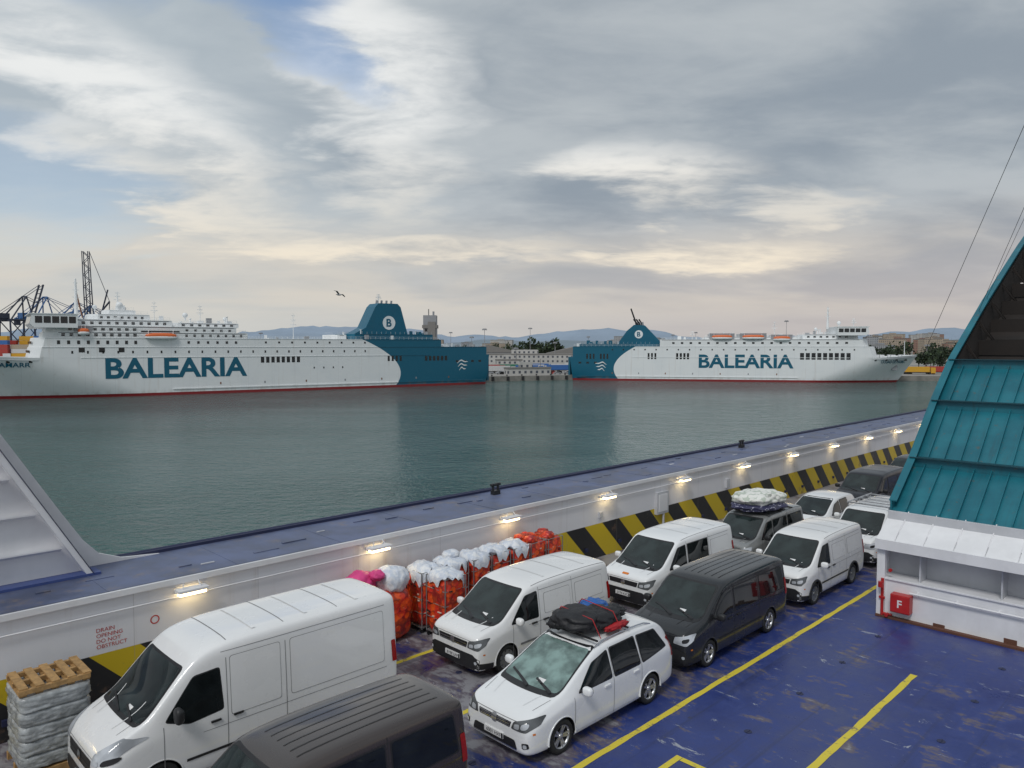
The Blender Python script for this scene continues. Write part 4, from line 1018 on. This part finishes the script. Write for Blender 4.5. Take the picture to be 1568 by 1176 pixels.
def crane(x,y,H,rot,boom_up,mat,sc=1.0):
    d=MB(); g=H*.62
    for X in(-12,12):
        for Y in(-9,9):
            d.cyl((X*1.05,Y,0),(X,Y*.8,g),1.1,0,.8,6)
        d.cyl((X,-9,g*.35),(X,9,g*.35),.9,0,n=6); d.cyl((X,-8,g),(X,8,g),.9,0,n=6)
    for Y in(-9,9):
        d.cyl((-12,Y,g*.35),(12,Y,g*.35),.9,0,n=6); d.cyl((-12,Y*.9,g*.35),(12,Y*.85,g),.5,0,n=6); d.cyl((12,Y*.9,g*.35),(-12,Y*.85,g),.5,0,n=6)
    for Y in(-3,3):
        d.cyl((-26,Y,g+1),(14,Y,g+1),1.0,0,n=6); d.cyl((-12,Y*2.5,g),(8,Y,H),.7,0,n=6); d.cyl((12,Y*2.5,g),(8,Y,H),.7,0,n=6); d.cyl((8,Y,H),(-26,Y,g+1),.3,0,n=5)
        e=(14+38*math.cos(boom_up),Y,g+1+38*math.sin(boom_up)); d.cyl((14,Y,g+1),e,.9,0,n=6); d.cyl((8,Y,H),((14+e[0])/2,Y,(g+1+e[2])/2),.3,0,n=5); d.cyl((8,Y,H),e,.3,0,n=5)
    for k in range(8):
        a=(14+38*math.cos(boom_up)*k/8,-3,g+1+38*math.sin(boom_up)*k/8); b_=(a[0],3,a[2]); d.cyl(a,b_,.4,0,n=5)
    d.cyl((8,-3,H),(8,3,H),.7,0,n=6); d.box(-22,-10,-4,4,g+2,g+7,0); d.box(-2,2,-2,2,g-4,g,0)
    d.obj('gantry_crane',[mat],None,Matrix.Translation((x,y,2.6))@Matrix.Rotation(rot,4,'Z')@Matrix.Scale(sc,4))
crane(-473,720,64,1.2,1.25,M_crane,.98); crane(-565,900,66,1.3,.3,M_crane2,1.12); crane(-528,900,60,1.2,.2,M_crane2,1.12); crane(-500,880,62,1.0,.15,M_crane2,1.0)
d=MB()
d.cyl((0,0,0),(0,0,34),2.2,0,1.6,8); d.box(-5,4,-3,3,24,31,0)
for q in(-1.6,1.6):
    for p in(0,4): d.cyl((p-3,q,30),(p-4.5,q*.6,78),.42,0,.3,6)
    for k in range(12): d.cyl((-3+(k%2)*4-k*.12,q*(1-.03*k),30+k*4),(-3+((k+1)%2)*4-(k+1)*.12,q*(1-.03*(k+1)),34+k*4),.22,0,n=5)
d.cyl((2,0,31),(13,0,44),.6,0,n=6); d.cyl((13,0,44),(0,0,78),.2,0,n=5); d.cyl((13,0,44),(12,0,28),.3,0,n=5); d.cyl((-5,0,30),(-10,0,52),.5,1,n=6); d.cyl((5,0,28),(12,0,52),.5,0,n=6)
d.obj('harbour_crane',[M_crane,M_rust],None,Matrix.Translation((-313,560,2.6))@Matrix.Scale(1.09,4))
d=MB()
d.blob((0,0,0),(.30,.09,.085),0,2,0,1,0,3); d.blob((.30,0,.04),(.09,.06,.06),0,2,0,1,0,2); d.cyl((.37,0,.03),(.46,0,.01),.02,2,.005,6)
d.add([(-.25,-.05,0),(-.25,.05,0),(-.50,.09,.0),(-.50,-.09,0)],[(0,1,2,3)],0)
for q in(-1,1):
    v=[(.12,q*.06,.04),(-.10,q*.06,.04),(.17,q*.38,.22),(-.06,q*.36,.20),(.02,q*.78,.10),(-.12,q*.62,.12)]
    d.add(v+[(a,b_,c-.02) for a,b_,c in v],[(0,1,3,2),(2,3,5,4),(6,8,9,7),(8,10,11,9),(0,2,8,6),(2,4,10,8),(1,7,9,3),(3,9,11,5),(4,5,11,10)],1,True)
d.obj('seagull',[pm('gull_white',(.45,.45,.46),.8),pm('gull_grey',(.15,.15,.16),.8),M_orange],None,Matrix.Translation((-15.8,69,22.2))@Matrix.Rotation(R(150),4,'Z')@Matrix.Rotation(R(20),4,'X'))
# ------------------------------------------------------------------ sky
W=bpy.data.worlds.new('World'); scene.world=W; W.use_nodes=True
t=NT(W.node_tree); t.n.clear()
SE,SA=50,205
sky=t.new('ShaderNodeTexSky',sky_type='NISHITA'); sky.sun_disc=False; sky.sun_elevation=R(SE); sky.sun_rotation=R(SA)
bg1=t.new('ShaderNodeBackground'); t.l.new(sky.outputs[0],bg1.inputs[0]); bg1.inputs[1].default_value=.15
gen=t.new('ShaderNodeTexCoord').outputs['Generated']
sp=t.new('ShaderNodeSeparateXYZ'); t.l.new(gen,sp.inputs[0]); X,Y,Z=sp.outputs
zc=t.m('MAXIMUM',Z,0.0); den=t.m('ADD',zc,.16)
P=t.comb(t.m('DIVIDE',X,den),t.m('DIVIDE',Y,den),0.0)
Pm=t.mapping(P,(1.0,1.35,1),(0,0,R(-30)),(3.2,1.7,0))
n1=t.noise(Pm,.75,6,.50,.4); n2=t.noise(t.mapping(P,(1,1.7,1),(0,0,R(-38)),(7,2,0)),1.9,7,.55,.5); n3=t.noise(Pm,7.0,5,.6,.2)
az=t.m('ARCTAN2',X,Y); el=t.m('ARCSINE',Z)
wob=t.m('MULTIPLY',t.m('SUBTRACT',n2,.5),.34); wob2=t.m('MULTIPLY',t.m('SUBTRACT',n1,.5),.20)
azw=t.m('ADD',az,wob); elw=t.m('ADD',el,t.m('ADD',wob2,t.m('MULTIPLY',t.m('SUBTRACT',n3,.5),.03)))
def blob(a0,e0,sa,se,rot=0,k=1.7):
    c,s_=math.cos(rot),math.sin(rot)
    da=t.m('SUBTRACT',azw,R(a0)); de=t.m('SUBTRACT',elw,R(e0))
    u=t.m('ADD',t.m('MULTIPLY',da,c/R(sa)),t.m('MULTIPLY',de,s_/R(sa))); v=t.m('ADD',t.m('MULTIPLY',da,-s_/R(se)),t.m('MULTIPLY',de,c/R(se)))
    q=t.m('ADD',t.m('MULTIPLY',u,u),t.m('MULTIPLY',v,v))
    return t.rng(q,k,0.0)
def mx(*a):
    r=a[0]
    for b_ in a[1:]: r=t.m('MAXIMUM',r,b_)
    return r
mix1=t.m('ADD',t.m('MULTIPLY',n1,.6),t.m('ADD',t.m('MULTIPLY',n2,.32),t.m('MULTIPLY',n3,.08)))
grey=t.mix(t.rng(mix1,.38,.60),(.285,.335,.39),(.47,.51,.54))
bright=mx(blob(-10,19,6,8,.45),t.m('MULTIPLY',blob(-15,27,8,3.5,-.4),.8),blob(9,12.5,7,2.6,-.15),blob(15,6.8,8,1.7,.05),t.m('MULTIPLY',blob(22,10,5,1.2,.0),.6),t.m('MULTIPLY',blob(-9,7.8,14,1.4,-.06),.8),blob(-27,15.5,12,3.6,-.45),t.m('MULTIPLY',blob(-25,10.5,9,1.3,-.2),.7))
fl=t.rng(t.m('ADD',t.m('MULTIPLY',n2,.7),t.m('MULTIPLY',n3,.3)),.33,.60)
brm=t.m('MULTIPLY',bright,t.m('ADD',.22,t.m('MULTIPLY',fl,.70)))
tint=t.mix(t.rng(el,R(17),R(5)),(.86,.87,.86),(.96,.85,.68))
leftb=t.rng(az,R(5),R(-30),0,.45); cl=t.mix(leftb,grey,(.57,.645,.69))
hz=t.rng(el,R(12),R(0.3)); cl=t.mix(t.m('MULTIPLY',hz,.85),cl,t.mix(t.rng(az,R(-25),R(25)),(.62,.61,.57),(.55,.50,.48)))
wg=t.m('MULTIPLY',t.m('MULTIPLY',t.rng(el,R(1),R(4)),t.rng(el,R(10),R(6))),t.rng(n1,.35,.6)); cl=t.mix(t.m('MULTIPLY',wg,.45),cl,(.76,.67,.55))
cl=t.mix(brm,cl,tint)
bg2=t.new('ShaderNodeBackground'); t.l.new(cl,bg2.inputs[0]); bg2.inputs[1].default_value=1.0
hole=mx(blob(-20,25.0,8,3.2,-.25),t.m('MULTIPLY',blob(-32,25,6,4,0),.6),t.m('MULTIPLY',blob(-34,9,8,3,0),.35),t.m('MULTIPLY',blob(-15,20.5,6,1.8,-.5),.7))
hole=t.m('MULTIPLY',hole,t.rng(mix1,.66,.44,.15,1.0))
ms=t.new('ShaderNodeMixShader'); t.l.new(hole,ms.inputs[0]); t.l.new(bg2.outputs[0],ms.inputs[1]); t.l.new(bg1.outputs[0],ms.inputs[2])
ow=t.new('ShaderNodeOutputWorld'); t.l.new(ms.outputs[0],ow.inputs[0])
sl=bpy.data.lights.new('sun','SUN'); sl.energy=1.45; sl.angle=R(16); sl.color=(1,.975,.94)
so=bpy.data.objects.new('sun',sl); col.objects.link(so)
v=Vector((math.sin(R(SA))*math.cos(R(SE)),math.cos(R(SA))*math.cos(R(SE)),math.sin(R(SE))))
so.rotation_euler=v.to_track_quat('Z','Y').to_euler(); so.location=(0,-20,60)
# ------------------------------------------------------------------ camera
cam=bpy.data.cameras.new('camera'); cam.lens=26.4; cam.sensor_width=36; cam.clip_end=30000; cam.clip_start=.1
co=bpy.data.objects.new('camera',cam); col.objects.link(co); co.location=(0,0,DZ+7.9); co.rotation_euler=(R(90-2.887),0,0)
scene.camera=co
scene.view_settings.view_transform='Standard'; scene.view_settings.look='None'; scene.view_settings.exposure=0
